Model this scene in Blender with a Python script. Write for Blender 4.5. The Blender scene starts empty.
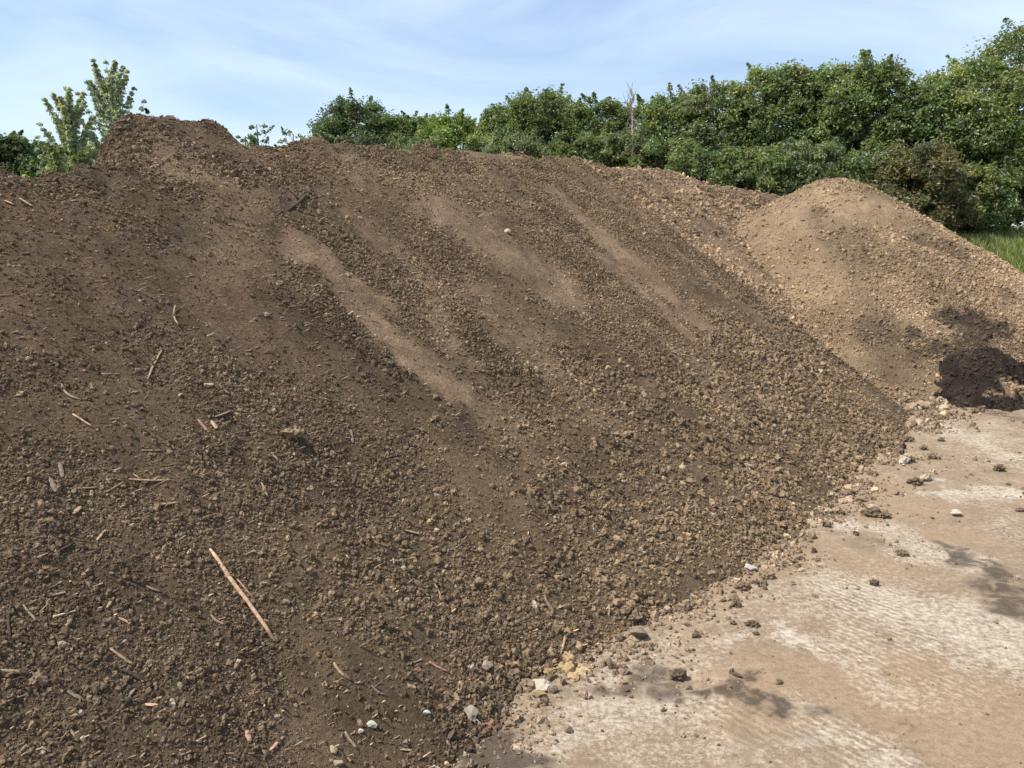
import bpy, bmesh, math, random
import numpy as np
from mathutils import Vector, Matrix, noise as mnoise

# ------------------------------------------------------------------ camera, sky, sun, exposure
scene = bpy.context.scene
COL = scene.collection
CAM_H, PITCH, FPX = 1.6, math.radians(11.2), 800.0
cam_data = bpy.data.cameras.new("camera")
cam_data.sensor_width = 36.0
cam_data.lens = FPX / 1024 * 36.0
cam_data.clip_start = 0.05
cam_data.clip_end = 6000
cam = bpy.data.objects.new("camera", cam_data)
cam.location = (0, 0, CAM_H)
cam.rotation_euler = (math.pi / 2 - PITCH, 0, 0)
COL.objects.link(cam)
scene.camera = cam

SUN_EL = math.radians(58)
SUN_AZ = math.radians(-102)         # clockwise from +Y (away from the camera): sun to the left, slightly behind
world = bpy.data.worlds.new("World")
scene.world = world
world.use_nodes = True
wn = world.node_tree
wn.nodes.clear()
w_out = wn.nodes.new("ShaderNodeOutputWorld")
w_bg = wn.nodes.new("ShaderNodeBackground")
w_sky = wn.nodes.new("ShaderNodeTexSky")
w_sky.sky_type = 'NISHITA'
w_sky.sun_disc = False
w_sky.sun_elevation = SUN_EL
w_sky.sun_rotation = SUN_AZ
w_sky.air_density = 1.0
w_sky.dust_density = 0.7
w_sky.ozone_density = 2.2
w_bg.inputs['Strength'].default_value = 0.105
# thin cirrus over the whole sky
w_tc = wn.nodes.new("ShaderNodeTexCoord")
w_map = wn.nodes.new("ShaderNodeMapping")
w_map.inputs['Rotation'].default_value = (0.1, 0.25, 0.6)
w_map.inputs['Scale'].default_value = (1.1, 2.2, 5.0)
w_no = wn.nodes.new("ShaderNodeTexNoise")
w_no.inputs['Scale'].default_value = 1.5
w_no.inputs['Detail'].default_value = 7
w_no.inputs['Roughness'].default_value = 0.55
w_no.inputs['Distortion'].default_value = 0.7
w_mr = wn.nodes.new("ShaderNodeMapRange")
w_mr.inputs['From Min'].default_value = 0.34
w_mr.inputs['From Max'].default_value = 0.66
w_mr.inputs['To Min'].default_value = 0.06
w_mr.inputs['To Max'].default_value = 0.72
w_mix = wn.nodes.new("ShaderNodeMix")
w_mix.data_type = 'RGBA'
w_mix.inputs['B'].default_value = (6.0, 7.0, 8.9, 1)
wn.links.new(w_tc.outputs['Generated'], w_map.inputs['Vector'])
wn.links.new(w_map.outputs['Vector'], w_no.inputs['Vector'])
wn.links.new(w_no.outputs['Fac'], w_mr.inputs['Value'])
wn.links.new(w_mr.outputs['Result'], w_mix.inputs['Factor'])
wn.links.new(w_sky.outputs['Color'], w_mix.inputs['A'])
wn.links.new(w_mix.outputs['Result'], w_bg.inputs['Color'])
wn.links.new(w_bg.outputs['Background'], w_out.inputs['Surface'])

sun_data = bpy.data.lights.new("sun", 'SUN')
sun_data.energy = 4.2
sun_data.angle = math.radians(0.53)
sun_data.color = (1.0, 0.95, 0.87)
sun = bpy.data.objects.new("sun", sun_data)
to_sun = Vector((math.sin(SUN_AZ) * math.cos(SUN_EL), math.cos(SUN_AZ) * math.cos(SUN_EL), math.sin(SUN_EL)))
sun.rotation_euler = to_sun.to_track_quat('Z', 'Y').to_euler()
sun.location = to_sun * 60
COL.objects.link(sun)

scene.view_settings.view_transform = 'Standard'
scene.view_settings.look = 'None'
scene.view_settings.exposure = 0.6
scene.view_settings.gamma = 1.0
scene.view_settings.use_curve_mapping = False

# ------------------------------------------------------------------ numeric helpers
rng = np.random.default_rng(7)
random.seed(7)

def _hash(ix, iy, seed):
    v = (ix.astype(np.int64) * 374761393 + iy.astype(np.int64) * 668265263 + seed * 982451653) & 0xFFFFFFFF
    v = ((v ^ (v >> 13)) * 1274126177) & 0xFFFFFFFF
    v = (v ^ (v >> 16)) & 0xFFFFFF
    return v / float(0xFFFFFF)

def vnoise(x, y, seed=0):
    x, y = np.broadcast_arrays(np.asarray(x, float), np.asarray(y, float))
    ix, iy = np.floor(x), np.floor(y)
    fx, fy = x - ix, y - iy
    fx = fx * fx * fx * (fx * (fx * 6 - 15) + 10)
    fy = fy * fy * fy * (fy * (fy * 6 - 15) + 10)
    a, b = _hash(ix, iy, seed), _hash(ix + 1, iy, seed)
    c, d = _hash(ix, iy + 1, seed), _hash(ix + 1, iy + 1, seed)
    return (a + (b - a) * fx) * (1 - fy) + (c + (d - c) * fx) * fy - 0.5

def fbm(x, y, seed=0, octv=4, gain=0.5):
    t, amp, f = 0.0, 1.0, 1.0
    for k in range(octv):
        t = t + amp * vnoise(x * f + 17.3 * k, y * f - 9.1 * k, seed + k * 31)
        amp *= gain
        f *= 2.03
    return t

def sstep(a, b, x):
    t = np.clip((x - a) / (b - a), 0, 1)
    return t * t * (3 - 2 * t)

def smin(a, b, k):
    h = np.clip(0.5 + 0.5 * (b - a) / k, 0, 1)
    return b + (a - b) * h - k * h * (1 - h)

CP, SP = math.cos(PITCH), math.sin(PITCH)
def ray(px, py):
    lat, up = (px - 512) / FPX, (384 - py) / FPX
    return np.array([lat, CP + up * SP, up * CP - SP])
def project(x, y, z):
    dz = z - CAM_H
    dep = y * CP - dz * SP
    up = y * SP + dz * CP
    return 512 + FPX * x / dep, 384 - FPX * up / dep, dep

# ------------------------------------------------------------------ heap shapes (heights as functions of x, y)
U = np.array([0.607, 0.795])           # along the windrow
P = np.array([-0.795, 0.607])          # square to it, away from the yard
TOE, A1 = 1.30, math.tan(math.radians(33.5))
def to_sp(x, y): return x * U[0] + y * U[1], x * P[0] + y * P[1]
def to_xy(s, p): return s * U[0] + p * P[0], s * U[1] + p * P[1]

def crest_from_pixels(pix, toe, a):
    out = []
    for px, py in pix:
        d = ray(px, py)
        perp = d[0] * P[0] + d[1] * P[1]
        # 1.6 + d2*t = H ; perp*t = toe + H/a
        t = (toe + CAM_H / a) / (perp - d[2] / a)
        H = CAM_H + d[2] * t
        out.append((d[0] * t * U[0] + d[1] * t * U[1], H))
    out.sort()
    return np.array(out)

C1 = crest_from_pixels([(-60, 158), (0, 161), (30, 168), (94, 166), (112, 160), (114, 142), (117, 127), (124, 119), (150, 118),
                        (190, 121), (212, 123), (228, 133), (245, 143), (275, 143), (310, 138), (350, 142), (385, 150), (412, 152),
                        (432, 147), (452, 148), (475, 156), (520, 158), (560, 160), (600, 161), (625, 167)], TOE, A1)
TOE2 = 1.72
C2 = crest_from_pixels([(600, 165), (640, 169), (690, 177), (735, 188), (775, 199), (830, 206)], TOE2, A1)

def lumps(s, p, seed, big=0.045):
    return (big * fbm(s * 1.1, p * 0.45, seed, 3) + 0.030 * fbm(s * 3.1, p * 2.0, seed + 3, 3)
            + 0.022 * fbm(s * 11, p * 10, seed + 5, 3))

TOE_S = [0.6, 1.6, 1.87, 2.1, 2.67, 3.36, 4.12, 5.26, 6.5, 7.35]
TOE_P = [1.47, 1.48, 1.49, 1.50, 1.42, 1.28, 1.22, 1.24, 1.22, 1.27]      # foot of the heap along its length
def h_main(x, y):
    s, p = to_sp(x, y)
    ext = np.maximum(s - 7.35, 0)
    toe = np.interp(s, TOE_S, TOE_P) + 0.035 * vnoise(s * 1.9, s * 0, 4) + 0.045 * vnoise(s * 4.4, s * 0, 9)
    toe = TOE + (toe - TOE) * (1 - sstep(0.2, 2.2, p - TOE)) + 1.05 * ext ** 1.25
    H = np.interp(s, C1[:, 0], C1[:, 1])
    q = p - toe
    zf = A1 * q
    zf = np.where(zf < 0.28, zf - 0.05 * (1 - np.clip(zf, -0.1, 0.28) / 0.28) ** 2 * 0, zf)
    pc = TOE + H / A1
    zt = H + 0.012 - 0.60 * np.maximum(p - pc, 0)
    z = smin(zf, zt, 0.07)
    amp = np.clip(q / 0.35, 0.25, 1)
    rag = 0.05 * fbm(s * 7, p * 7, 77, 3) * np.exp(-((p - pc) / 0.35) ** 2)
    return z + amp * lumps(s, p, 20) + rag

def h_back(x, y):
    s, p = to_sp(x, y)
    H = np.interp(s, C2[:, 0], C2[:, 1])
    toe = TOE2 + 0.1 * vnoise(s * 1.2, s * 0, 14) + np.maximum(s - 17, 0) * 1.2 + np.maximum(6.3 - s, 0) * 1.2
    zf = A1 * (p - toe)
    pc = TOE2 + H / A1
    zt = H + 0.01 - 0.5 * np.maximum(p - pc - 0.4, 0)
    return smin(zf, zt, 0.12) + np.clip((p - toe) / .4, .2, 1) * lumps(s, p, 50, 0.08)

CONE_X, CONE_Y, CONE_H, A3 = 4.24, 10.85, 2.38, math.tan(math.radians(31.5))
def h_cone(x, y):
    dx, dy = x - CONE_X, y - CONE_Y
    an = np.arctan2(dy, dx)
    r = np.sqrt(dx * dx + dy * dy + 0.30 ** 2)
    rib = 1 + 0.11 * vnoise(np.cos(an) * 3.1 + 7, np.sin(an) * 3.1, 3)
    z = CONE_H - A3 * r * rib
    return z + np.clip(r, 0.3, 1) * (0.10 * fbm(dx * .8, dy * .8, 33, 3) + 0.03 * fbm(dx * 4, dy * 4, 35, 3) + 0.016 * fbm(dx * 14, dy * 14, 36, 2))

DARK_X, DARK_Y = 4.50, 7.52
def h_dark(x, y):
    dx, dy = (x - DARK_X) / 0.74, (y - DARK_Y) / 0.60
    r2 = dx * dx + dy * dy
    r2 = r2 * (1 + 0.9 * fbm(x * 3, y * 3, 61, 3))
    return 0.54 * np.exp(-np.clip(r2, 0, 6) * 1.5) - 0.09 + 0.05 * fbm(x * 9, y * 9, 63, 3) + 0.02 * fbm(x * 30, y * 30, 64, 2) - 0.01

def h_terrain(x, y):
    return 1.35 * sstep(11.0, 15.0, y) + 0.12 * fbm(x * .3, y * .3, 70, 3) * sstep(11, 14, y)
def h_yard(x, y):
    return 0.022 * fbm(x * .9, y * .9, 80, 3) + 0.006 * fbm(x * 5, y * 5, 82, 3)

def h_all(x, y, which=None):
    fs = which or (h_main, h_back, h_cone, h_dark, h_yard)
    z = fs[0](x, y)
    for f in fs[1:]:
        z = np.maximum(z, f(x, y))
    return z

def hit(px, py, which=None):
    d = ray(px, py)
    t = np.arange(0.8, 16, 0.006)
    X, Y, Z = d[0] * t, d[1] * t, CAM_H + d[2] * t
    g = Z - h_all(X, Y, which)
    i = int(np.argmax(g < 0))
    if g[i] >= 0: i = len(t) - 1
    return Vector((X[i], Y[i], float(h_all(X[i:i+1], Y[i:i+1], which)[0])))

# ------------------------------------------------------------------ object helpers
def tag(o, label=None, cat=None, group=None, kind=None):
    if label: o["label"] = label
    if cat: o["category"] = cat
    if group: o["group"] = group
    if kind: o["kind"] = kind
    return o
def link(o, parent=None):
    COL.objects.link(o)
    if parent:
        o.parent = parent
    return o
def empty(name, loc):
    e = bpy.data.objects.new(name, None)
    e.empty_display_size = 0.2
    e.location = loc
    COL.objects.link(e)
    return e
def np_mesh(name, verts, faces, smooth=False, attrs=None):
    """verts (n,3), faces (m,k) with constant k; attrs {name: (type, array)} on points"""
    verts = np.asarray(verts, np.float32); faces = np.asarray(faces, np.int32)
    me = bpy.data.meshes.new(name)
    m, k = faces.shape
    me.vertices.add(len(verts)); me.vertices.foreach_set("co", verts.ravel())
    me.loops.add(m * k); me.loops.foreach_set("vertex_index", faces.ravel())
    me.polygons.add(m)
    me.polygons.foreach_set("loop_start", np.arange(0, m * k, k, dtype=np.int32))
    me.update(calc_edges=True)
    me.polygons.foreach_set("use_smooth", np.full(m, smooth))
    for an, (ty, arr) in (attrs or {}).items():
        a = me.attributes.new(an, ty, 'POINT')
        arr = np.asarray(arr, np.float32)
        if ty == 'FLOAT_COLOR':
            if arr.shape[1] == 3: arr = np.hstack([arr, np.ones((len(arr), 1), np.float32)])
            a.data.foreach_set("color", arr.ravel())
        elif ty == 'FLOAT_VECTOR': a.data.foreach_set("vector", arr.ravel())
        else: a.data.foreach_set("value", arr.ravel())
    me.validate()
    return me
def grid_faces(nu, nv):
    i = np.arange(nu - 1)[:, None]; j = np.arange(nv - 1)[None, :]
    a = (i * nv + j).ravel()
    return np.stack([a, a + nv, a + nv + 1, a + 1], 1)
def mesh_obj(name, me, mat, parent=None, loc=(0, 0, 0)):
    if mat and not me.materials: me.materials.append(mat)
    o = bpy.data.objects.new(name, me)
    o.location = loc
    return link(o, parent)

def tube_arrays(pts, radii, n=7, squash=1.0):
    pts = [Vector(p) for p in pts]
    V, F = [], []
    up = Vector((0, 0, 1))
    for i, p in enumerate(pts):
        t = (pts[min(i + 1, len(pts) - 1)] - pts[max(i - 1, 0)]).normalized()
        a = t.cross(up)
        if a.length < 1e-3: a = t.cross(Vector((1, 0, 0)))
        a.normalize(); b = a.cross(t)
        for k in range(n):
            th = 2 * math.pi * k / n
            V.append(p + (a * math.cos(th) + b * math.sin(th) * squash) * radii[i])
    for i in range(len(pts) - 1):
        for k in range(n):
            k2 = (k + 1) % n
            F.append((i * n + k, i * n + k2, (i + 1) * n + k2, (i + 1) * n + k))
    F.append(tuple(reversed(range(n))))
    F.append(tuple((len(pts) - 1) * n + k for k in range(n)))
    return V, F
def tubes_mesh(name, tubes, smooth=True, squash=1.0):
    V, F = [], []
    for pts, radii, n in tubes:
        v, f = tube_arrays(pts, radii, n, squash)
        o = len(V)
        V += v; F += [tuple(i + o for i in q) for q in f]
    me = bpy.data.meshes.new(name)
    me.from_pydata([tuple(v) for v in V], [], F)
    for p in me.polygons: p.use_smooth = smooth
    me.update()
    return me

# ------------------------------------------------------------------ materials
def new_mat(name):
    m = bpy.data.materials.new(name)
    m.use_nodes = True
    nt = m.node_tree
    nt.nodes.clear()
    out = nt.nodes.new("ShaderNodeOutputMaterial")
    return m, nt, out
def N(nt, ty, **kw):
    n = nt.nodes.new(ty)
    for k, v in kw.items():
        if k.startswith('i_'):
            n.inputs[k[2:].replace('_', ' ')].default_value = v
        else:
            setattr(n, k, v)
    return n
def noise_node(nt, scale, detail=4, rough=0.6, vec=None, dist=0.0):
    n = N(nt, "ShaderNodeTexNoise")
    n.inputs['Scale'].default_value = scale
    n.inputs['Detail'].default_value = detail
    n.inputs['Roughness'].default_value = rough
    n.inputs['Distortion'].default_value = dist
    if vec is not None: nt.links.new(vec, n.inputs['Vector'])
    return n
def maprange(nt, val, a, b, c, d):
    n = N(nt, "ShaderNodeMapRange")
    for k, v in zip(('From Min', 'From Max', 'To Min', 'To Max'), (a, b, c, d)):
        n.inputs[k].default_value = v
    nt.links.new(val, n.inputs['Value'])
    return n.outputs['Result']
def mul_col(nt, col, fac):
    n = N(nt, "ShaderNodeVectorMath", operation='SCALE')
    nt.links.new(col, n.inputs[0])
    nt.links.new(fac, n.inputs['Scale'])
    return n.outputs['Vector']
def mixc(nt, fac, a, b):
    n = N(nt, "ShaderNodeMix", data_type='RGBA')
    for s, v in (('Factor', fac), ('A', a), ('B', b)):
        if hasattr(v, 'is_linked'): nt.links.new(v, n.inputs[s])
        else: n.inputs[s].default_value = v
    return n.outputs['Result']
def math2(nt, op, a, b):
    n = N(nt, "ShaderNodeMath", operation=op)
    for i, v in enumerate((a, b)):
        if hasattr(v, 'is_linked'): nt.links.new(v, n.inputs[i])
        else: n.inputs[i].default_value = v
    return n.outputs[0]
def finish(nt, out, col, rough=0.95, spec=0.15, bump=None, dist=0.01, strength=1.0):
    b = N(nt, "ShaderNodeBsdfPrincipled")
    b.inputs['Roughness'].default_value = rough
    b.inputs['Specular IOR Level'].default_value = spec
    if hasattr(col, 'is_linked'): nt.links.new(col, b.inputs['Base Color'])
    else: b.inputs['Base Color'].default_value = col
    if bump is not None:
        bn = N(nt, "ShaderNodeBump")
        bn.inputs['Distance'].default_value = dist
        bn.inputs['Strength'].default_value = strength
        nt.links.new(bump, bn.inputs['Height'])
        nt.links.new(bn.outputs['Normal'], b.inputs['Normal'])
    nt.links.new(b.outputs['BSDF'], out.inputs['Surface'])
    return b

def soil_surface_material():
    m, nt, out = new_mat("soil_surface")
    at = N(nt, "ShaderNodeAttribute", attribute_name="col")
    geo = N(nt, "ShaderNodeNewGeometry")
    pos = geo.outputs['Position']
    n1 = noise_node(nt, 60, 5, 0.7, pos)
    n2 = noise_node(nt, 9, 4, 0.6, pos)
    n3 = noise_node(nt, 220, 3, 0.7, pos)
    f = math2(nt, 'MULTIPLY', maprange(nt, n1.outputs['Fac'], .3, .7, .62, 1.35), maprange(nt, n2.outputs['Fac'], .3, .7, .82, 1.18))
    f = math2(nt, 'MULTIPLY', f, maprange(nt, n3.outputs['Fac'], .3, .7, .72, 1.28))
    col = mul_col(nt, at.outputs['Color'], f)
    h = math2(nt, 'ADD', n1.outputs['Fac'], math2(nt, 'MULTIPLY', n3.outputs['Fac'], 0.45))
    finish(nt, out, col, 0.96, 0.1, h, 0.034, 1.0)
    return m
def soil_clod_material(instanced):
    m, nt, out = new_mat("soil_crumb" if instanced else "soil_clod")
    if instanced:
        at = N(nt, "ShaderNodeAttribute", attribute_name="col", attribute_type='INSTANCER')
        base = at.outputs['Color']
    else:
        base = N(nt, "ShaderNodeObjectInfo").outputs['Color']
    pos = N(nt, "ShaderNodeNewGeometry").outputs['Position']
    n1 = noise_node(nt, 130, 4, 0.7, pos)
    col = mul_col(nt, base, maprange(nt, n1.outputs['Fac'], .3, .7, .65, 1.35))
    finish(nt, out, col, 0.95, 0.12, n1.outputs['Fac'], 0.006, 0.8)
    return m
M_SOIL = soil_surface_material()
M_CRUMB = soil_clod_material(True)
M_CLOD = soil_clod_material(False)

def wood_material(name, c1, c2):
    m, nt, out = new_mat(name)
    tc = N(nt, "ShaderNodeTexCoord")
    oi = N(nt, "ShaderNodeObjectInfo")
    n1 = noise_node(nt, 90, 4, 0.65, tc.outputs['Object'], 0.6)
    c = mixc(nt, maprange(nt, n1.outputs['Fac'], .35, .65, 0, 1), c1, c2)
    c = mul_col(nt, c, maprange(nt, oi.outputs['Random'], 0, 1, 0.8, 1.2))
    finish(nt, out, c, 0.8, 0.2, n1.outputs['Fac'], 0.003, 0.7)
    return m
M_WOOD = {
    'pale': wood_material("pale_wood", (.52, .36, .23, 1), (.30, .18, .105, 1)),
    'tan': wood_material("tan_wood", (.36, .26, .165, 1), (.20, .135, .082, 1)),
    'grey': wood_material("grey_wood", (.27, .215, .16, 1), (.135, .10, .072, 1)),
    'dark': wood_material("dark_wood", (.095, .066, .045, 1), (.045, .031, .022, 1)),
    'red': wood_material("reddish_wood", (.42, .245, .165, 1), (.24, .135, .09, 1)),
}
def stone_material():
    m, nt, out = new_mat("stone")
    base = N(nt, "ShaderNodeObjectInfo").outputs['Color']
    tc = N(nt, "ShaderNodeTexCoord")
    n1 = noise_node(nt, 45, 5, 0.6, tc.outputs['Object'])
    n2 = noise_node(nt, 160, 3, 0.6, tc.outputs['Object'])
    col = mul_col(nt, base, maprange(nt, n1.outputs['Fac'], .3, .7, .72, 1.14))
    col = mixc(nt, maprange(nt, n2.outputs['Fac'], .55, .7, 0, .55), col, (.15, .105, .066, 1))
    finish(nt, out, col, 0.85, 0.25, n1.outputs['Fac'], 0.004, 0.7)
    return m
M_STONE = stone_material()

def leaf_material(name, trans=0.4):
    m, nt, out = new_mat(name)
    at = N(nt, "ShaderNodeAttribute", attribute_name="col")
    d = N(nt, "ShaderNodeBsdfDiffuse")
    t = N(nt, "ShaderNodeBsdfTranslucent")
    g = N(nt, "ShaderNodeBsdfGlossy")
    g.inputs['Roughness'].default_value = 0.45
    g.inputs['Color'].default_value = (1, 1, 1, 1)
    nt.links.new(at.outputs['Color'], d.inputs['Color'])
    tcol = N(nt, "ShaderNodeMix", data_type='RGBA', blend_type='MULTIPLY')
    tcol.inputs['Factor'].default_value = 1
    tcol.inputs['B'].default_value = (1.25, 1.35, .55, 1)
    nt.links.new(at.outputs['Color'], tcol.inputs['A'])
    nt.links.new(tcol.outputs['Result'], t.inputs['Color'])
    m1 = N(nt, "ShaderNodeMixShader"); m1.inputs[0].default_value = trans
    nt.links.new(d.outputs[0], m1.inputs[1]); nt.links.new(t.outputs[0], m1.inputs[2])
    m2 = N(nt, "ShaderNodeMixShader"); m2.inputs[0].default_value = 0.03
    nt.links.new(m1.outputs[0], m2.inputs[1]); nt.links.new(g.outputs[0], m2.inputs[2])
    nt.links.new(m2.outputs[0], out.inputs['Surface'])
    return m
M_LEAF = leaf_material("leaf", .45)
def bark_material():
    m, nt, out = new_mat("bark")
    pos = N(nt, "ShaderNodeNewGeometry").outputs['Position']
    n = noise_node(nt, 14, 5, .65, pos)
    finish(nt, out, mixc(nt, n.outputs['Fac'], (.05, .038, .028, 1), (.16, .13, .10, 1)), .9, .1, n.outputs['Fac'], .02)
    return m
M_BARK = bark_material()

# ------------------------------------------------------------------ surface masks: capsules given by two picture points on the surface, width in metres
def capsules(lst, which):
    out = []
    for (x0, y0, x1, y1, hw, st) in lst:
        a, b = hit(x0, y0, which), hit(x1, y1, which)
        out.append((a.x, a.y, b.x, b.y, hw, st))
    return out
def cap_mask(caps, x, y, warp=0.5, wf=3.0, seed=0, soft=(.45, 1.35)):
    """smooth union of capsules with ragged edges"""
    wx = x + warp * 0.25 * fbm(x * wf, y * wf, 200 + seed, 4, .6)
    wy = y + warp * 0.25 * fbm(x * wf, y * wf, 240 + seed, 4, .6)
    m = np.zeros_like(x)
    for (ax, ay, bx, by, hw, st) in caps:
        vx, vy = bx - ax, by - ay
        L = vx * vx + vy * vy + 1e-9
        t = np.clip(((wx - ax) * vx + (wy - ay) * vy) / L, 0, 1)
        d = np.hypot(wx - ax - t * vx, wy - ay - t * vy)
        m = np.maximum(m, st * (1 - sstep(hw * soft[0], hw * soft[1], d)))
    return m

DRY = capsules([
    (300, 245, 462, 395, .10, 1.0), (455, 215, 560, 290, .30, .75), (555, 195, 700, 320, .16, .75), (600, 255, 690, 330, .12, .7),
    (365, 225, 430, 285, .14, .45), (640, 215, 760, 320, .10, .5), (480, 300, 590, 400, .22, .35), (185, 165, 235, 205, .22, .55),
    (610, 300, 720, 390, .14, .45), (470, 385, 540, 440, .14, .35), (240, 250, 215, 300, .16, .35), (330, 165, 420, 200, .25, .3),
    (655, 330, 760, 400, .12, .4), (430, 300, 470, 370, .09, .6)], (h_main,))
FINE = capsules([
    (40, 220, 250, 310, .30, .9), (0, 285, 60, 340, .16, .9), (150, 480, 230, 500, .10, .5), (100, 560, 150, 590, .12, .5),
    (210, 310, 250, 340, .15, .8), (0, 200, 40, 250, .16, .6)], (h_main,))
COARSE = capsules([
    (480, 690, 880, 440, .42, 1.0), (560, 600, 900, 400, .5, .9), (420, 640, 520, 560, .3, .6), (560, 380, 800, 430, .35, .5),
    (330, 330, 420, 400, .12, .7), (290, 190, 330, 240, .12, .8), (150, 150, 230, 170, .2, .6)], (h_main,))
WARM = capsules([(330, 160, 620, 200, .6, .6), (520, 560, 880, 420, .55, .5), (480, 640, 620, 600, .2, .4), (640, 260, 860, 420, .5, .4)], (h_main,))
DARKER = capsules([(625, 180, 815, 330, .20, 1.0), (525, 195, 600, 250, .09, .6), (300, 300, 470, 440, .10, .5), (140, 190, 190, 330, .2, .3),  # darker bands on the slope, strongest along the right shoulder
                (815, 330, 880, 385, .10, .6)], (h_main,))

def main_masks(x, y):
    return (cap_mask(DRY, x, y, .5, 3, 1), cap_mask(FINE, x, y, .8, 2.5, 2), cap_mask(COARSE, x, y, .9, 2, 3),
            cap_mask(WARM, x, y, .9, 1.5, 4), cap_mask(DARKER, x, y, .7, 3, 5))
C_DARK = np.array([0.163, 0.114, 0.069]); C_DRY = np.array([0.355, 0.245, 0.153])
C_WARM = np.array([0.243, 0.171, 0.100]); C_DARKER = np.array([0.080, 0.058, 0.038]); C_FINE = np.array([0.172, 0.115, 0.071])
def col_main(x, y):
    dry, fine, coarse, warm, darker = main_masks(x, y)
    s, p = to_sp(x, y)
    c = np.repeat(C_DARK[None], len(x), 0)
    k = (sstep(2.0, 6.0, s) * 0.30 + 0.16 * fbm(x * 1.2, y * 1.2, 90, 4))[:, None]
    c = c + (C_WARM - C_DARK) * np.clip(k, 0, 1)
    c = c + (C_WARM - c) * (warm * .8)[:, None]
    c = c + (C_FINE - c) * (fine * .7)[:, None]
    c = c + (C_DARKER - c) * (np.clip(darker, 0, 1) * .75)[:, None]
    c = c + (C_DRY - c) * (dry * .72)[:, None]
    return c * (1 + 0.35 * fbm(x * 5, y * 5, 95, 4))[:, None]

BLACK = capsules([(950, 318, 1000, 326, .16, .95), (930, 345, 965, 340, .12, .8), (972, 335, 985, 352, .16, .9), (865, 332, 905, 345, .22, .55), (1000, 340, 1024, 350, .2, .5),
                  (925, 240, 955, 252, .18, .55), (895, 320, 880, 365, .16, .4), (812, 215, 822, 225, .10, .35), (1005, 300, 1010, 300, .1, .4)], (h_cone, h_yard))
SAND = capsules([(770, 215, 800, 270, .35, .9), (800, 270, 860, 320, .3, .7), (800, 190, 860, 200, .4, .4), (960, 395, 1024, 385, .3, .6)], (h_cone, h_yard))
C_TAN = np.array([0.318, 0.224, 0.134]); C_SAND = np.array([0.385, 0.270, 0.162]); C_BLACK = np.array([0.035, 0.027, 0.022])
def col_cone(x, y):
    b, sd = cap_mask(BLACK, x, y, .9, 5, 6), cap_mask(SAND, x, y, .8, 2, 7)
    c = np.repeat(C_TAN[None], len(x), 0)
    c = c + (C_SAND - c) * (sd * .8)[:, None]
    c = c * (1 + 0.40 * fbm(x * 2.2, y * 2.2, 97, 4))[:, None]
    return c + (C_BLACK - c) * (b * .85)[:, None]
def col_back(x, y):
    c = np.repeat(np.array([[0.275, 0.191, 0.116]]), len(x), 0)
    return c * (1 + 0.55 * fbm(x * 2.5, y * 2.5, 99, 4))[:, None]
TANPATCH = capsules([(1008, 388, 1030, 392, .07, 1), (990, 392, 1000, 394, .03, .7)], (h_dark, h_yard))
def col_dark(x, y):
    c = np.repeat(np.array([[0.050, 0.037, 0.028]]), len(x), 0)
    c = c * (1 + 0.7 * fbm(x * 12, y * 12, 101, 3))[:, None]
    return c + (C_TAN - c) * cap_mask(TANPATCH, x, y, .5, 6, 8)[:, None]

# ------------------------------------------------------------------ the setting: yard and terrain
def axis(lo, a, b, hi, step, nc):
    return np.concatenate([np.linspace(lo, a, nc, endpoint=False), np.arange(a, b, step), np.linspace(b, hi, nc)])
gx = axis(-60, -0.6, 8.0, 60, 0.025, 14); gy = axis(-25, 1.6, 9.2, 15.5, 0.025, 14)
GX, GY = [g.ravel() for g in np.meshgrid(gx, gy, indexing='ij')]
PALE = capsules([(925, 490, 1024, 492, .10, 1), (845, 525, 892, 535, .13, .9), (905, 545, 960, 560, .14, .8), (945, 425, 1010, 455, .30, .7),
                 (870, 590, 1010, 640, .28, .8), (790, 648, 870, 650, .09, .9), (560, 740, 700, 700, .16, .7), (590, 690, 680, 665, .10, .7),
                 (820, 735, 900, 768, .14, .9), (660, 650, 720, 640, .10, .6), (730, 610, 830, 590, .16, .4), (940, 680, 1024, 640, .22, .6),
                 (860, 640, 900, 680, .14, .8), (520, 768, 560, 730, .06, .6), (700, 768, 800, 740, .12, .5), (1000, 520, 1024, 540, .1, .4)], (h_yard,))
STAIN_AND_PATCH = capsules([(950, 548, 990, 565, .05, .8), (985, 563, 1024, 580, .10, .95), (1005, 590, 1030, 612, .12, .9), (690, 690, 790, 700, .06, 1.2),
                  (790, 700, 850, 720, .07, .9), (590, 690, 690, 685, .08, .75), (430, 775, 500, 752, .10, 1.7), (480, 745, 515, 765, .06, 1.7), (470, 775, 520, 775, .08, 1.7), (985, 412, 1024, 418, .12, .7),  # the strongest capsules form one dark patch by the heap's toe
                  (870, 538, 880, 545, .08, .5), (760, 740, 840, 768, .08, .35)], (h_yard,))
DIRT = capsules([(780, 690, 1024, 720, .30, 1), (700, 640, 780, 660, .14, .5), (860, 515, 960, 535, .12, .8), (680, 600, 780, 560, .18, .9),
                 (840, 480, 900, 500, .3, .8), (950, 400, 1024, 398, .18, 1), (820, 560, 880, 570, .2, .6), (960, 740, 1024, 768, .25, .9)], (h_yard,))
TYRE = capsules([(860, 600, 900, 670, .22, 1), (770, 720, 880, 768, .18, 1), (800, 645, 850, 650, .1, .6)], (h_yard,))
yz = h_yard(GX, GY)
yz = np.where((np.abs(GX) > 20) | (GY < 0) | (GY > 11), 0.0, yz)
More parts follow.
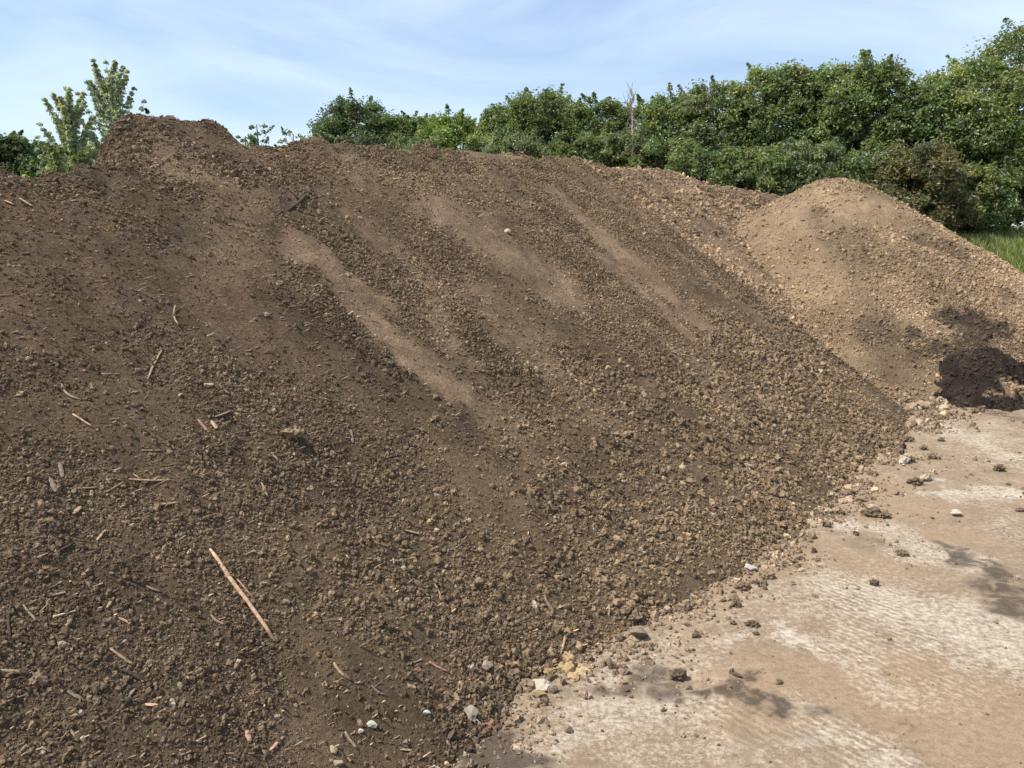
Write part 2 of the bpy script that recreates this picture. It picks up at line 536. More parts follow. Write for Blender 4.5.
yard_me = np_mesh("yard", np.stack([GX, GY, yz], 1), grid_faces(len(gx), len(gy)), True, {
    'pale': ('FLOAT', cap_mask(PALE, GX, GY, 1.0, 3, 11, (0, 1.9))), 'stain_and_patch': ('FLOAT', cap_mask(STAIN_AND_PATCH, GX, GY, .8, 6, 12, (.1, 1.8))),
    'dirt': ('FLOAT', cap_mask(DIRT, GX, GY, .8, 2, 13)), 'tyre': ('FLOAT', cap_mask(TYRE, GX, GY, .4, 3, 14))})
def yard_material():
    m, nt, out = new_mat("dirty_concrete")
    pos = N(nt, "ShaderNodeNewGeometry").outputs['Position']
    A = {k: N(nt, "ShaderNodeAttribute", attribute_name=k).outputs['Fac'] for k in ('pale', 'stain_and_patch', 'dirt', 'tyre')}
    hi = noise_node(nt, 40, 8, .86, pos)
    hs = maprange(nt, hi.outputs['Fac'], .36, .64, 0, 1)
    mid = noise_node(nt, 7, 5, .65, pos, .4)
    fine = noise_node(nt, 170, 3, .7, pos)
    mp = N(nt, "ShaderNodeMapping")
    mp.inputs['Rotation'].default_value = (0, 0, math.radians(-38))
    nt.links.new(pos, mp.inputs['Vector'])
    wv = N(nt, "ShaderNodeTexWave", wave_type='BANDS', bands_direction='X')
    wv.inputs['Scale'].default_value = 9.5
    wv.inputs['Distortion'].default_value = 2.6
    wv.inputs['Detail'].default_value = 2
    wv.inputs['Detail Scale'].default_value = 3
    nt.links.new(mp.outputs['Vector'], wv.inputs['Vector'])
    brk = noise_node(nt, 11, 3, .6, pos, 1.0)
    dirt = mixc(nt, maprange(nt, mid.outputs['Fac'], .3, .7, 0, 1), (.222, .160, .103, 1), (.298, .220, .143, 1))
    dirt = mixc(nt, math2(nt, 'MULTIPLY', A['dirt'], .6), dirt, (.30, .21, .128, 1))
    # bare concrete shows through where the film of dirt is thin
    e = math2(nt, 'ADD', math2(nt, 'MULTIPLY', A['pale'], .46), math2(nt, 'MULTIPLY', mid.outputs['Fac'], .5))
    e = math2(nt, 'ADD', e, math2(nt, 'MULTIPLY', hs, .62))
    e = math2(nt, 'SUBTRACT', e, math2(nt, 'MULTIPLY', A['dirt'], .16))
    e = math2(nt, 'ADD', e, math2(nt, 'MULTIPLY', math2(nt, 'MULTIPLY', A['tyre'], .30), math2(nt, 'MULTIPLY', math2(nt, 'SUBTRACT', wv.outputs['Fac'], .55), maprange(nt, brk.outputs['Fac'], .42, .6, 0, 1.5))))
    f = maprange(nt, e, .66, 1.15, 0, .92)
    col = mixc(nt, f, dirt, (.475, .415, .325, 1))
    sta = math2(nt, 'MULTIPLY', A['stain_and_patch'], maprange(nt, brk.outputs['Fac'], .3, .6, .35, 1.5))
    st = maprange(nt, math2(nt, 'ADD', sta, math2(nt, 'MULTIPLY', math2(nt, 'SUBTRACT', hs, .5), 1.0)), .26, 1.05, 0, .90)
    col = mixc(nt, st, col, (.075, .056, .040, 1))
    k = math2(nt, 'MULTIPLY', maprange(nt, hs, 0, 1, .72, 1.26), maprange(nt, fine.outputs['Fac'], .3, .7, .82, 1.18))
    col = mul_col(nt, col, k)
    h = math2(nt, 'ADD', hi.outputs['Fac'], math2(nt, 'MULTIPLY', fine.outputs['Fac'], .35))
    h = math2(nt, 'ADD', h, math2(nt, 'MULTIPLY', math2(nt, 'MULTIPLY', wv.outputs['Fac'], A['tyre']), .5))
    finish(nt, out, col, 0.9, 0.2, h, 0.006, .8)
    return m
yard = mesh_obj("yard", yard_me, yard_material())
tag(yard, "worn concrete yard covered with tan dirt, pale scuffs, damp stains and a dark patch", "yard", kind="structure")

def terrain_material():
    m, nt, out = new_mat("grassy_ground")
    pos = N(nt, "ShaderNodeNewGeometry").outputs['Position']
    n = noise_node(nt, 1.3, 6, .65, pos)
    n2 = noise_node(nt, 18, 4, .7, pos)
    c = mixc(nt, n.outputs['Fac'], (.075, .115, .032, 1), (.17, .18, .065, 1))
    c = mul_col(nt, c, maprange(nt, n2.outputs['Fac'], .3, .7, .6, 1.3))
    finish(nt, out, c, .95, .1, n2.outputs['Fac'], .05)
    return m
tx = np.concatenate([np.linspace(-3000, -45, 10), np.linspace(-40, 40, 121), np.linspace(45, 3000, 10)])
ty = np.concatenate([np.linspace(-600, 5, 8), np.linspace(9, 40, 70), np.linspace(60, 3500, 12)])
TX, TY = [g.ravel() for g in np.meshgrid(tx, ty, indexing='ij')]
tz = np.where(TY > 10.9, h_terrain(TX, TY) - 0.03, -0.06)
terrain = mesh_obj("grass_field", np_mesh("grass_field", np.stack([TX, TY, tz], 1), grid_faces(len(tx), len(ty)), True), terrain_material())
tag(terrain, "rough grassy ground rising behind the heaps under the trees", "grass", kind="structure")

# ------------------------------------------------------------------ heaps
def sp_grid(s0, s1, p0, p1, ds, dp):
    s, p = np.arange(s0, s1, ds), np.arange(p0, p1, dp)
    S, Q = [g.ravel() for g in np.meshgrid(s, p, indexing='ij')]
    return to_xy(S, Q) + (grid_faces(len(s), len(p))[:, ::-1],)
def heap(name, hf, cf, x, y, faces, base, label):
    root = empty(name, base)
    tag(root, label, "heap")
    z = np.maximum(hf(x, y), -0.12)
    v = np.stack([x, y, z], 1) - np.array(base)[None]
    ok = (z[faces] > -0.11).any(1)
    me = np_mesh("soil_body", v, faces[ok], True, {'col': ('FLOAT_COLOR', np.clip(cf(x, y), .012, .8))})
    o = mesh_obj("soil_body", me, M_SOIL, root)
    return root

x, y, f = sp_grid(-2.2, 9.6, 0.85, 5.0, 0.0165, 0.0165)
BASE1 = (float(to_xy(3.5, 3.2)[0]), float(to_xy(3.5, 3.2)[1]), 0.0)
heap1 = heap("soil_heap", h_main, col_main, x, y, f, BASE1, "long dark brown soil heap with clods and wood bits, filling the left and centre")
# back of the windrow, coarse
x, y, f = sp_grid(-2.2, 9.6, 4.95, 12.0, 0.08, 0.08)
bm_v = np.stack([x, y, np.maximum(h_main(x, y), -.12)], 1) - np.array(BASE1)[None]
mesh_obj("soil_back", np_mesh("soil_back", bm_v, f, True, {'col': ('FLOAT_COLOR', np.clip(col_main(x, y), .012, .8))}), M_SOIL, heap1)
x, y, f = sp_grid(5.6, 18.0, 1.2, 8.0, 0.035, 0.035)
BASE2 = (float(to_xy(11, 3.5)[0]), float(to_xy(11, 3.5)[1]), 0.0)
heap2 = heap("soil_heap", h_back, col_back, x, y, f, BASE2, "low tan soil ridge between the dark heap and the cone-shaped heap")
cx, cy = np.arange(CONE_X - 4.3, CONE_X + 4.3, 0.03), np.arange(CONE_Y - 4.3, CONE_Y + 4.0, 0.03)
X, Y = [g.ravel() for g in np.meshgrid(cx, cy, indexing='ij')]
heap3 = heap("soil_heap", h_cone, col_cone, X, Y, grid_faces(len(cx), len(cy)), (CONE_X, CONE_Y, 0), "light tan cone-shaped soil heap with dark smears at its foot")
cx, cy = np.arange(DARK_X - 1.05, DARK_X + 1.05, 0.014), np.arange(DARK_Y - .9, DARK_Y + .9, 0.014)
X, Y = [g.ravel() for g in np.meshgrid(cx, cy, indexing='ij')]
heap4 = heap("compost_heap", h_dark, col_dark, X, Y, grid_faces(len(cx), len(cy)), (DARK_X, DARK_Y, 0), "small blackish mound of compost at the foot of the tan cone heap")

# ------------------------------------------------------------------ crumbs (uncountable) as instances on points
def crumb_group(name, kind, mat):
    ng = bpy.data.node_groups.new(name, 'GeometryNodeTree')
    ng.interface.new_socket("Geometry", in_out='INPUT', socket_type='NodeSocketGeometry')
    ng.interface.new_socket("Geometry", in_out='OUTPUT', socket_type='NodeSocketGeometry')
    nd, lk = ng.nodes, ng.links
    gi, go = nd.new("NodeGroupInput"), nd.new("NodeGroupOutput")
    join = nd.new("GeometryNodeJoinGeometry")
    for k in range(6):
        if kind == 'crumb':
            src = nd.new("GeometryNodeMeshIcoSphere"); src.inputs['Subdivisions'].default_value = 2
            g = src.outputs['Mesh']
            for sc, st in ((0.9, 2.0), (2.2, 1.5), (5.0, .5)):
                pos = nd.new("GeometryNodeInputPosition")
                add = nd.new("ShaderNodeVectorMath"); add.inputs[1].default_value = (k * 7.3 + sc, k * 3.1, k * 5.7)
                no = nd.new("ShaderNodeTexNoise"); no.inputs['Scale'].default_value = sc; no.inputs['Detail'].default_value = 1
                sub = nd.new("ShaderNodeVectorMath"); sub.operation = 'SUBTRACT'; sub.inputs[1].default_value = (.5, .5, .5)
                mul = nd.new("ShaderNodeVectorMath"); mul.operation = 'SCALE'; mul.inputs['Scale'].default_value = st
                sp = nd.new("GeometryNodeSetPosition")
                lk.new(pos.outputs[0], add.inputs[0]); lk.new(add.outputs[0], no.inputs['Vector'])
                lk.new(no.outputs['Color'], sub.inputs[0]); lk.new(sub.outputs[0], mul.inputs[0])
                lk.new(g, sp.inputs['Geometry']); lk.new(mul.outputs[0], sp.inputs['Offset'])
                g = sp.outputs['Geometry']
        else:
            src = nd.new("GeometryNodeMeshCylinder")
            src.inputs['Vertices'].default_value = 5
            src.inputs['Side Segments'].default_value = 3
            src.inputs['Radius'].default_value = 1.0; src.inputs['Depth'].default_value = 2.0
            g = src.outputs['Mesh']
            pos = nd.new("GeometryNodeInputPosition")
            add = nd.new("ShaderNodeVectorMath"); add.inputs[1].default_value = (k * 7.3, k * 3.1, k * 5.7)
            no = nd.new("ShaderNodeTexNoise"); no.inputs['Scale'].default_value = .9
            sub = nd.new("ShaderNodeVectorMath"); sub.operation = 'SUBTRACT'; sub.inputs[1].default_value = (.5, .5, .5)
            mul = nd.new("ShaderNodeVectorMath"); mul.operation = 'MULTIPLY'; mul.inputs[1].default_value = (3.0, 3.0, .3)
            sp = nd.new("GeometryNodeSetPosition")
            lk.new(pos.outputs[0], add.inputs[0]); lk.new(add.outputs[0], no.inputs['Vector'])
            lk.new(no.outputs['Color'], sub.inputs[0]); lk.new(sub.outputs[0], mul.inputs[0])
            lk.new(g, sp.inputs['Geometry']); lk.new(mul.outputs[0], sp.inputs['Offset'])
            g = sp.outputs['Geometry']
        sm = nd.new("GeometryNodeSetMaterial"); sm.inputs['Material'].default_value = mat
        ti = nd.new("GeometryNodeGeometryToInstance")
        lk.new(g, sm.inputs['Geometry']); lk.new(sm.outputs[0], ti.inputs[0]); lk.new(ti.outputs[0], join.inputs[0])
    iop = nd.new("GeometryNodeInstanceOnPoints")
    iop.inputs['Pick Instance'].default_value = True
    def attr(nm, ty):
        a = nd.new("GeometryNodeInputNamedAttribute"); a.data_type = ty; a.inputs['Name'].default_value = nm
        return a.outputs['Attribute']
    lk.new(gi.outputs[0], iop.inputs['Points']); lk.new(join.outputs[0], iop.inputs['Instance'])
    ri = nd.new("FunctionNodeRandomValue"); ri.data_type = 'INT'
    ri.inputs[4].default_value = 0; ri.inputs[5].default_value = 5
    lk.new(ri.outputs[2], iop.inputs['Instance Index'])
    lk.new(attr('rot', 'FLOAT_VECTOR'), iop.inputs['Rotation']); lk.new(attr('scl', 'FLOAT_VECTOR'), iop.inputs['Scale'])
    lk.new(iop.outputs[0], go.inputs[0])
    return ng
NG_CRUMB = crumb_group("crumbs", 'crumb', M_CRUMB)
NG_FIBRE = crumb_group("fibres", 'fibre', M_CRUMB)
def scatter(name, ng, pos, rot, scl, col, parent, base, label=None, cat=None):
    me = bpy.data.meshes.new(name)
    me.vertices.add(len(pos)); me.vertices.foreach_set("co", (np.asarray(pos) - np.array(base)[None]).astype(np.float32).ravel())
    for nm, ty, fld, arr in (('rot', 'FLOAT_VECTOR', 'vector', rot), ('scl', 'FLOAT_VECTOR', 'vector', scl),
                             ('col', 'FLOAT_COLOR', 'color', np.hstack([np.clip(col, .01, .9), np.ones((len(col), 1))]))):
        a = me.attributes.new(nm, ty, 'POINT'); a.data.foreach_set(fld, np.asarray(arr, np.float32).ravel())
    me.materials.append(M_CRUMB)
    o = bpy.data.objects.new(name, me)
    md = o.modifiers.new("scatter", 'NODES'); md.node_group = ng
    link(o, parent)
    if parent is None: o.location = base
    tag(o, label, cat, kind="stuff")
    return o

def clod_variants(n, sub, prefix, seed, amp=.55, flat=.75, planes=0, smooth=True, detail=.12):
    out = []
    for k in range(n):
        bm = bmesh.new()
        bmesh.ops.create_icosphere(bm, subdivisions=sub, radius=1)
        off = Vector((seed + k * 3.7, k * 1.9, seed * .3))
        rr = random.Random(seed * 100 + k)
        for v in bm.verts:
            d = v.co.normalized()
            r = 1 + amp * mnoise.noise(d * 1.1 + off) + amp * .5 * mnoise.noise(d * 2.4 + off) + detail * mnoise.noise(d * 5.5 + off)
            v.co = d * r
        for _ in range(planes):
            nrm = Vector((rr.gauss(0, 1), rr.gauss(0, 1), rr.gauss(0, 1))).normalized()
            lim = rr.uniform(.5, .8)
            for v in bm.verts:
                e = v.co.dot(nrm) - lim
                if e > 0: v.co -= nrm * e * .92
        sc = Vector((rr.uniform(.85, 1.2), rr.uniform(.75, 1.0), flat * rr.uniform(.85, 1.15)))
        for v in bm.verts: v.co = Vector((v.co.x * sc.x, v.co.y * sc.y, v.co.z * sc.z))
        me = bpy.data.meshes.new(prefix)
        bm.to_mesh(me); bm.free()
        for p in me.polygons: p.use_smooth = smooth
        out.append(me)
    return out
CLODS = clod_variants(8, 2, "clod", 3, .8, .85, 1, False, .8)
for me in CLODS: me.materials.append(M_CLOD)

def slope_rot(hf, x, y, n, jitter=3.1):
    return np.stack([rng.uniform(-jitter, jitter, n), rng.uniform(-jitter, jitter, n), rng.uniform(-3.14, 3.14, n)], 1)
def pareto(n, a, hi): return np.minimum(rng.uniform(1e-6, 1, n) ** (-1 / a), hi)

# --- main heap
def gen_main(n):
    s, p = rng.uniform(-0.6, 8.6, n), rng.uniform(1.12, 4.75, n)
    x, y = to_xy(s, p)
    z = h_main(x, y)
    px, py, dep = project(x, y, z)
    ok = (z > -.02) & (px > -220) & (px < 1240) & (py < 900) & (dep > .8)
    return x[ok], y[ok], z[ok], dep[ok], px[ok], py[ok]
x, y, z, dep, px, py = gen_main(1500000)
dry, fine, coarse, warm, darker = main_masks(x, y)
s_, p_ = to_sp(x, y)
patch = fbm(x * 2.2, y * 2.2, 300, 4)
r0 = np.maximum(.0026, .00105 * dep) * (1 + .34 * coarse)
r = .92 * r0 * pareto(len(x), 2.6, 5.0)
r = np.minimum(r, .0100 + .012 * coarse)
keep_d = np.clip(0.62 + 1.7 * patch + .35 * coarse, .10, 1) * (1 - .97 * np.clip(dry * 1.35, 0, 1)) * (1 - .90 * np.clip(fine * 1.1, 0, 1))
target = 1.3 * keep_d / (3.3 * r0 ** 2 * 2.2)          # crumbs per m2
cand = len(x) / (9.2 * 3.63) * 1.0
dens = 1500000 / (9.2 * 3.63)
keep = rng.uniform(0, 1, len(x)) < np.clip(target / dens, 0, 1)
x, y, z, dep, px, py, r, patch = [a[keep] for a in (x, y, z, dep, px, py, r, patch)]
coarse_k, dry_k = coarse[keep], dry[keep]
n = len(x)
col = col_main(x, y) * np.exp(rng.normal(0.0, .27, n))[:, None]
tan = rng.uniform(0, 1, n) < .05
col[tan] = col[tan] * .45 + np.array([.30, .22, .14]) * .55
lite = rng.uniform(0, 1, n) < .005
col[lite] = np.array([.42, .34, .245])
# the largest in view become parts of their own
sizepx = r / dep
vis = (px > 5) & (px < 1019) & (py > 5) & (py < 763) & ~lite
order = np.argsort(-np.where(vis, sizepx, 0))
big = order[:280]
rest = np.ones(n, bool); rest[big] = False
R3 = np.stack([r * rng.uniform(.8, 1.35, n), r * rng.uniform(.7, 1.1, n), r * rng.uniform(.55, .95, n)], 1)
rot = slope_rot(h_main, x, y, n)
pos = np.stack([x, y, z + .12 * r], 1)
scatter("crumbs", NG_CRUMB, pos[rest], rot[rest], R3[rest], col[rest], heap1, BASE1)
print("main crumbs", rest.sum())
for i in big:
    o = bpy.data.objects.new("clod", CLODS[int(i) % 8])
    o.location = (x[i] - BASE1[0], y[i] - BASE1[1], z[i] + .2 * r[i])
    o.rotation_euler = [float(a) for a in rot[i]]
    o.scale = [float(r[i] * k) for k in rng.uniform(.65, 1.1, 3)]
    o.color = (*[float(c) for c in np.clip(col[i], .02, .6)], 1)
    link(o, heap1)
# wood fibres and straw bits
x, y, z, dep, px, py = gen_main(60000)
wgt = np.clip(1.2 - sstep(2.0, 5.0, to_sp(x, y)[0]), .12, 1) * (1 - .7 * cap_mask(DRY, x, y, .5, 3, 1))
k = rng.uniform(0, 1, len(x)) < .40 * wgt
x, y, z, dep = x[k], y[k], z[k], dep[k]
n = len(x)
ln = .007 * pareto(n, 2.0, 4.0); th = rng.uniform(.0009, .0022, n) * np.maximum(1, dep / 3.5)
# lie along the slope: axis z of the cylinder turned down towards the slope
phi = rng.uniform(-3.14, 3.14, n)
rot = np.stack([np.full(n, math.pi / 2) + rng.normal(0, .3, n), np.zeros(n), phi], 1)
# tilt the axis with the slope
dirx, diry = np.sin(phi), -np.cos(phi)
hx = (dirx * P[0] + diry * P[1]) * A1
rot[:, 0] = math.pi / 2 - np.arctan(hx) * -1 + rng.normal(0, .15, n)
fc = np.array([[.30, .21, .135], [.42, .31, .20], [.14, .10, .07], [.22, .16, .11], [.50, .38, .26]])[rng.choice(5, n, p=[.3, .2, .25, .2, .05])]
scatter("wood_fibres", NG_FIBRE, np.stack([x, y, z + .004], 1), rot, np.stack([th, th, ln], 1), fc * np.exp(rng.normal(0, .2, n))[:, None], heap1, BASE1)

# --- tan ridge, cone, compost mound
def heap_crumbs(hf, cf, sampler, ntry, cover, parent, base, rmin, rk, nbig, name="crumbs", mask=None, rmax=.035):
    x, y, area = sampler(ntry)
    z = hf(x, y)
    px, py, dep = project(x, y, z)
    others = h_all(x, y, tuple(h for h in (h_main, h_back, h_cone, h_dark, h_yard) if h is not hf))
    ok = (z > others - .01) & (px > -60) & (px < 1240)
    r0 = np.maximum(rmin, rk * dep)
    patch = np.clip(.75 + 1.3 * fbm(x * 1.6, y * 1.6, 400, 4), .1, 1)
    if mask is not None: patch = patch * mask(x, y)
    ok &= rng.uniform(0, 1, len(x)) < np.clip(cover * patch / (3.3 * r0 ** 2 * 2.2) / (ntry / area), 0, 1)
    x, y, z, dep, px, py, r0 = [a[ok] for a in (x, y, z, dep, px, py, r0)]
    n = len(x)
    r = np.minimum(r0 * pareto(n, 2.7, 4.5), rmax)
    col = cf(x, y) * np.exp(rng.normal(0, .2, n))[:, None]
    lite = rng.uniform(0, 1, n) < .003
    col[lite] = np.array([.46, .37, .26])
    rot = slope_rot(hf, x, y, n)
    R3 = np.stack([r * rng.uniform(.8, 1.35, n), r * rng.uniform(.7, 1.1, n), r * rng.uniform(.55, .95, n)], 1)
    pos = np.stack([x, y, z + .12 * r], 1)
    vis = (px > 5) & (px < 1019)
    big = np.argsort(-np.where(vis, r / dep, 0))[:nbig]
    rest = np.ones(n, bool); rest[big] = False
    scatter(name, NG_CRUMB, pos[rest], rot[rest], R3[rest], col[rest], parent, base)
    for i in big:
        o = bpy.data.objects.new("clod", CLODS[int(i) % 8])
        o.location = tuple(np.array([x[i], y[i], z[i] + .2 * r[i]]) - np.array(base))
        o.rotation_euler = [float(a) for a in rot[i]]; o.scale = (float(r[i]),) * 3
        o.color = (*[float(c) for c in np.clip(col[i], .02, .6)], 1)
        link(o, parent)
    print(name, n)
def smp_back(n):
    s, p = rng.uniform(7, 16, n), rng.uniform(1.5, 5.6, n)
    return (*to_xy(s, p), 9 * 4.1)
def smp_cone(n):
    x, y = rng.uniform(CONE_X - 3.9, CONE_X + 3.4, n), rng.uniform(CONE_Y - 4.0, CONE_Y + .8, n)
    return x, y, 7.3 * 4.8
def smp_dark(n):
    return rng.uniform(DARK_X - .75, DARK_X + .75, n), rng.uniform(DARK_Y - .7, DARK_Y + .7, n), 1.5 * 1.4
heap_crumbs(h_back, col_back, smp_back, 260000, .55, heap2, BASE2, .006, .00095, 40)
heap_crumbs(h_cone, col_cone, smp_cone, 330000, .95, heap3, (CONE_X, CONE_Y, 0), .005, .00078, 60,
            mask=lambda x, y: 1 - .8 * cap_mask(SAND, x, y, .8, 2, 7), rmax=.024)
heap_crumbs(h_dark, col_dark, smp_dark, 30000, .6, heap4, (DARK_X, DARK_Y, 0), .007, .0011, 20, rmax=.022)

# --- loose crumbs and grit on the yard, thick at the heap's edge
n = 120000
s = rng.uniform(-0.5, 8.6, n); p = np.interp(s, TOE_S, TOE_P) + .10 - rng.exponential(.15, n)
x, y = to_xy(s, p)
x2, y2 = rng.uniform(-.3, 6.5, 14000), rng.uniform(1.7, 7.8, 14000)
x, y = np.concatenate([x, x2]), np.concatenate([y, y2])
z = h_yard(x, y)
hm = np.maximum.reduce([h_main(x, y), h_cone(x, y), h_dark(x, y)])
px, py, dep = project(x, y, z)
edge = np.clip((TOE - to_sp(x, y)[1]) / .5, 0, 1)
ok = (hm < z + .01) & (px > -100) & (px < 1240) & (py < 900) & (rng.uniform(0, 1, len(x)) < np.where(np.arange(len(x)) < n, .12, .55) * np.clip(.5 + 1.8 * fbm(x * 3, y * 3, 410, 3), .02, 1))
x, y, z, dep, edge = [a[ok] for a in (x, y, z, dep, edge)]
n = len(x)
r = np.maximum(.0022, .0009 * dep) * pareto(n, 2.2, 5) * (1.35 - .75 * edge)
col = np.where((rng.uniform(0, 1, n) < .5)[:, None], np.array([[.20, .145, .095]]), np.array([[.34, .25, .165]])) * np.exp(rng.normal(0, .25, n))[:, None]
scatter("soil_crumbs", NG_CRUMB, np.stack([x, y, z + .3 * r], 1), slope_rot(None, x, y, n), np.stack([r * 1.15, r * .95, r * .7], 1), col, None, (0, 0, 0),
        "loose brown soil crumbs and grit strewn on the concrete along the heap's edge", "soil crumbs")
print("yard crumbs", n)

# ------------------------------------------------------------------ stones and clods that lie apart (each a thing)
STONES = clod_variants(6, 3, "stone", 11, .45, .9, 6, False, .30)
for me in STONES: me.materials.append(M_STONE)
LUMPS = clod_variants(6, 3, "clod_lump", 23, .5, .95, 0, False, .7)
for me in LUMPS: me.materials.append(M_STONE)
WHITE, CREAM, GREY, TANS, BROWN, DARKB, YEL = (.60, .52, .40), (.46, .37, .25), (.29, .225, .155), (.30, .215, .13), (.215, .153, .092), (.155, .112, .07), (.40, .285, .15)
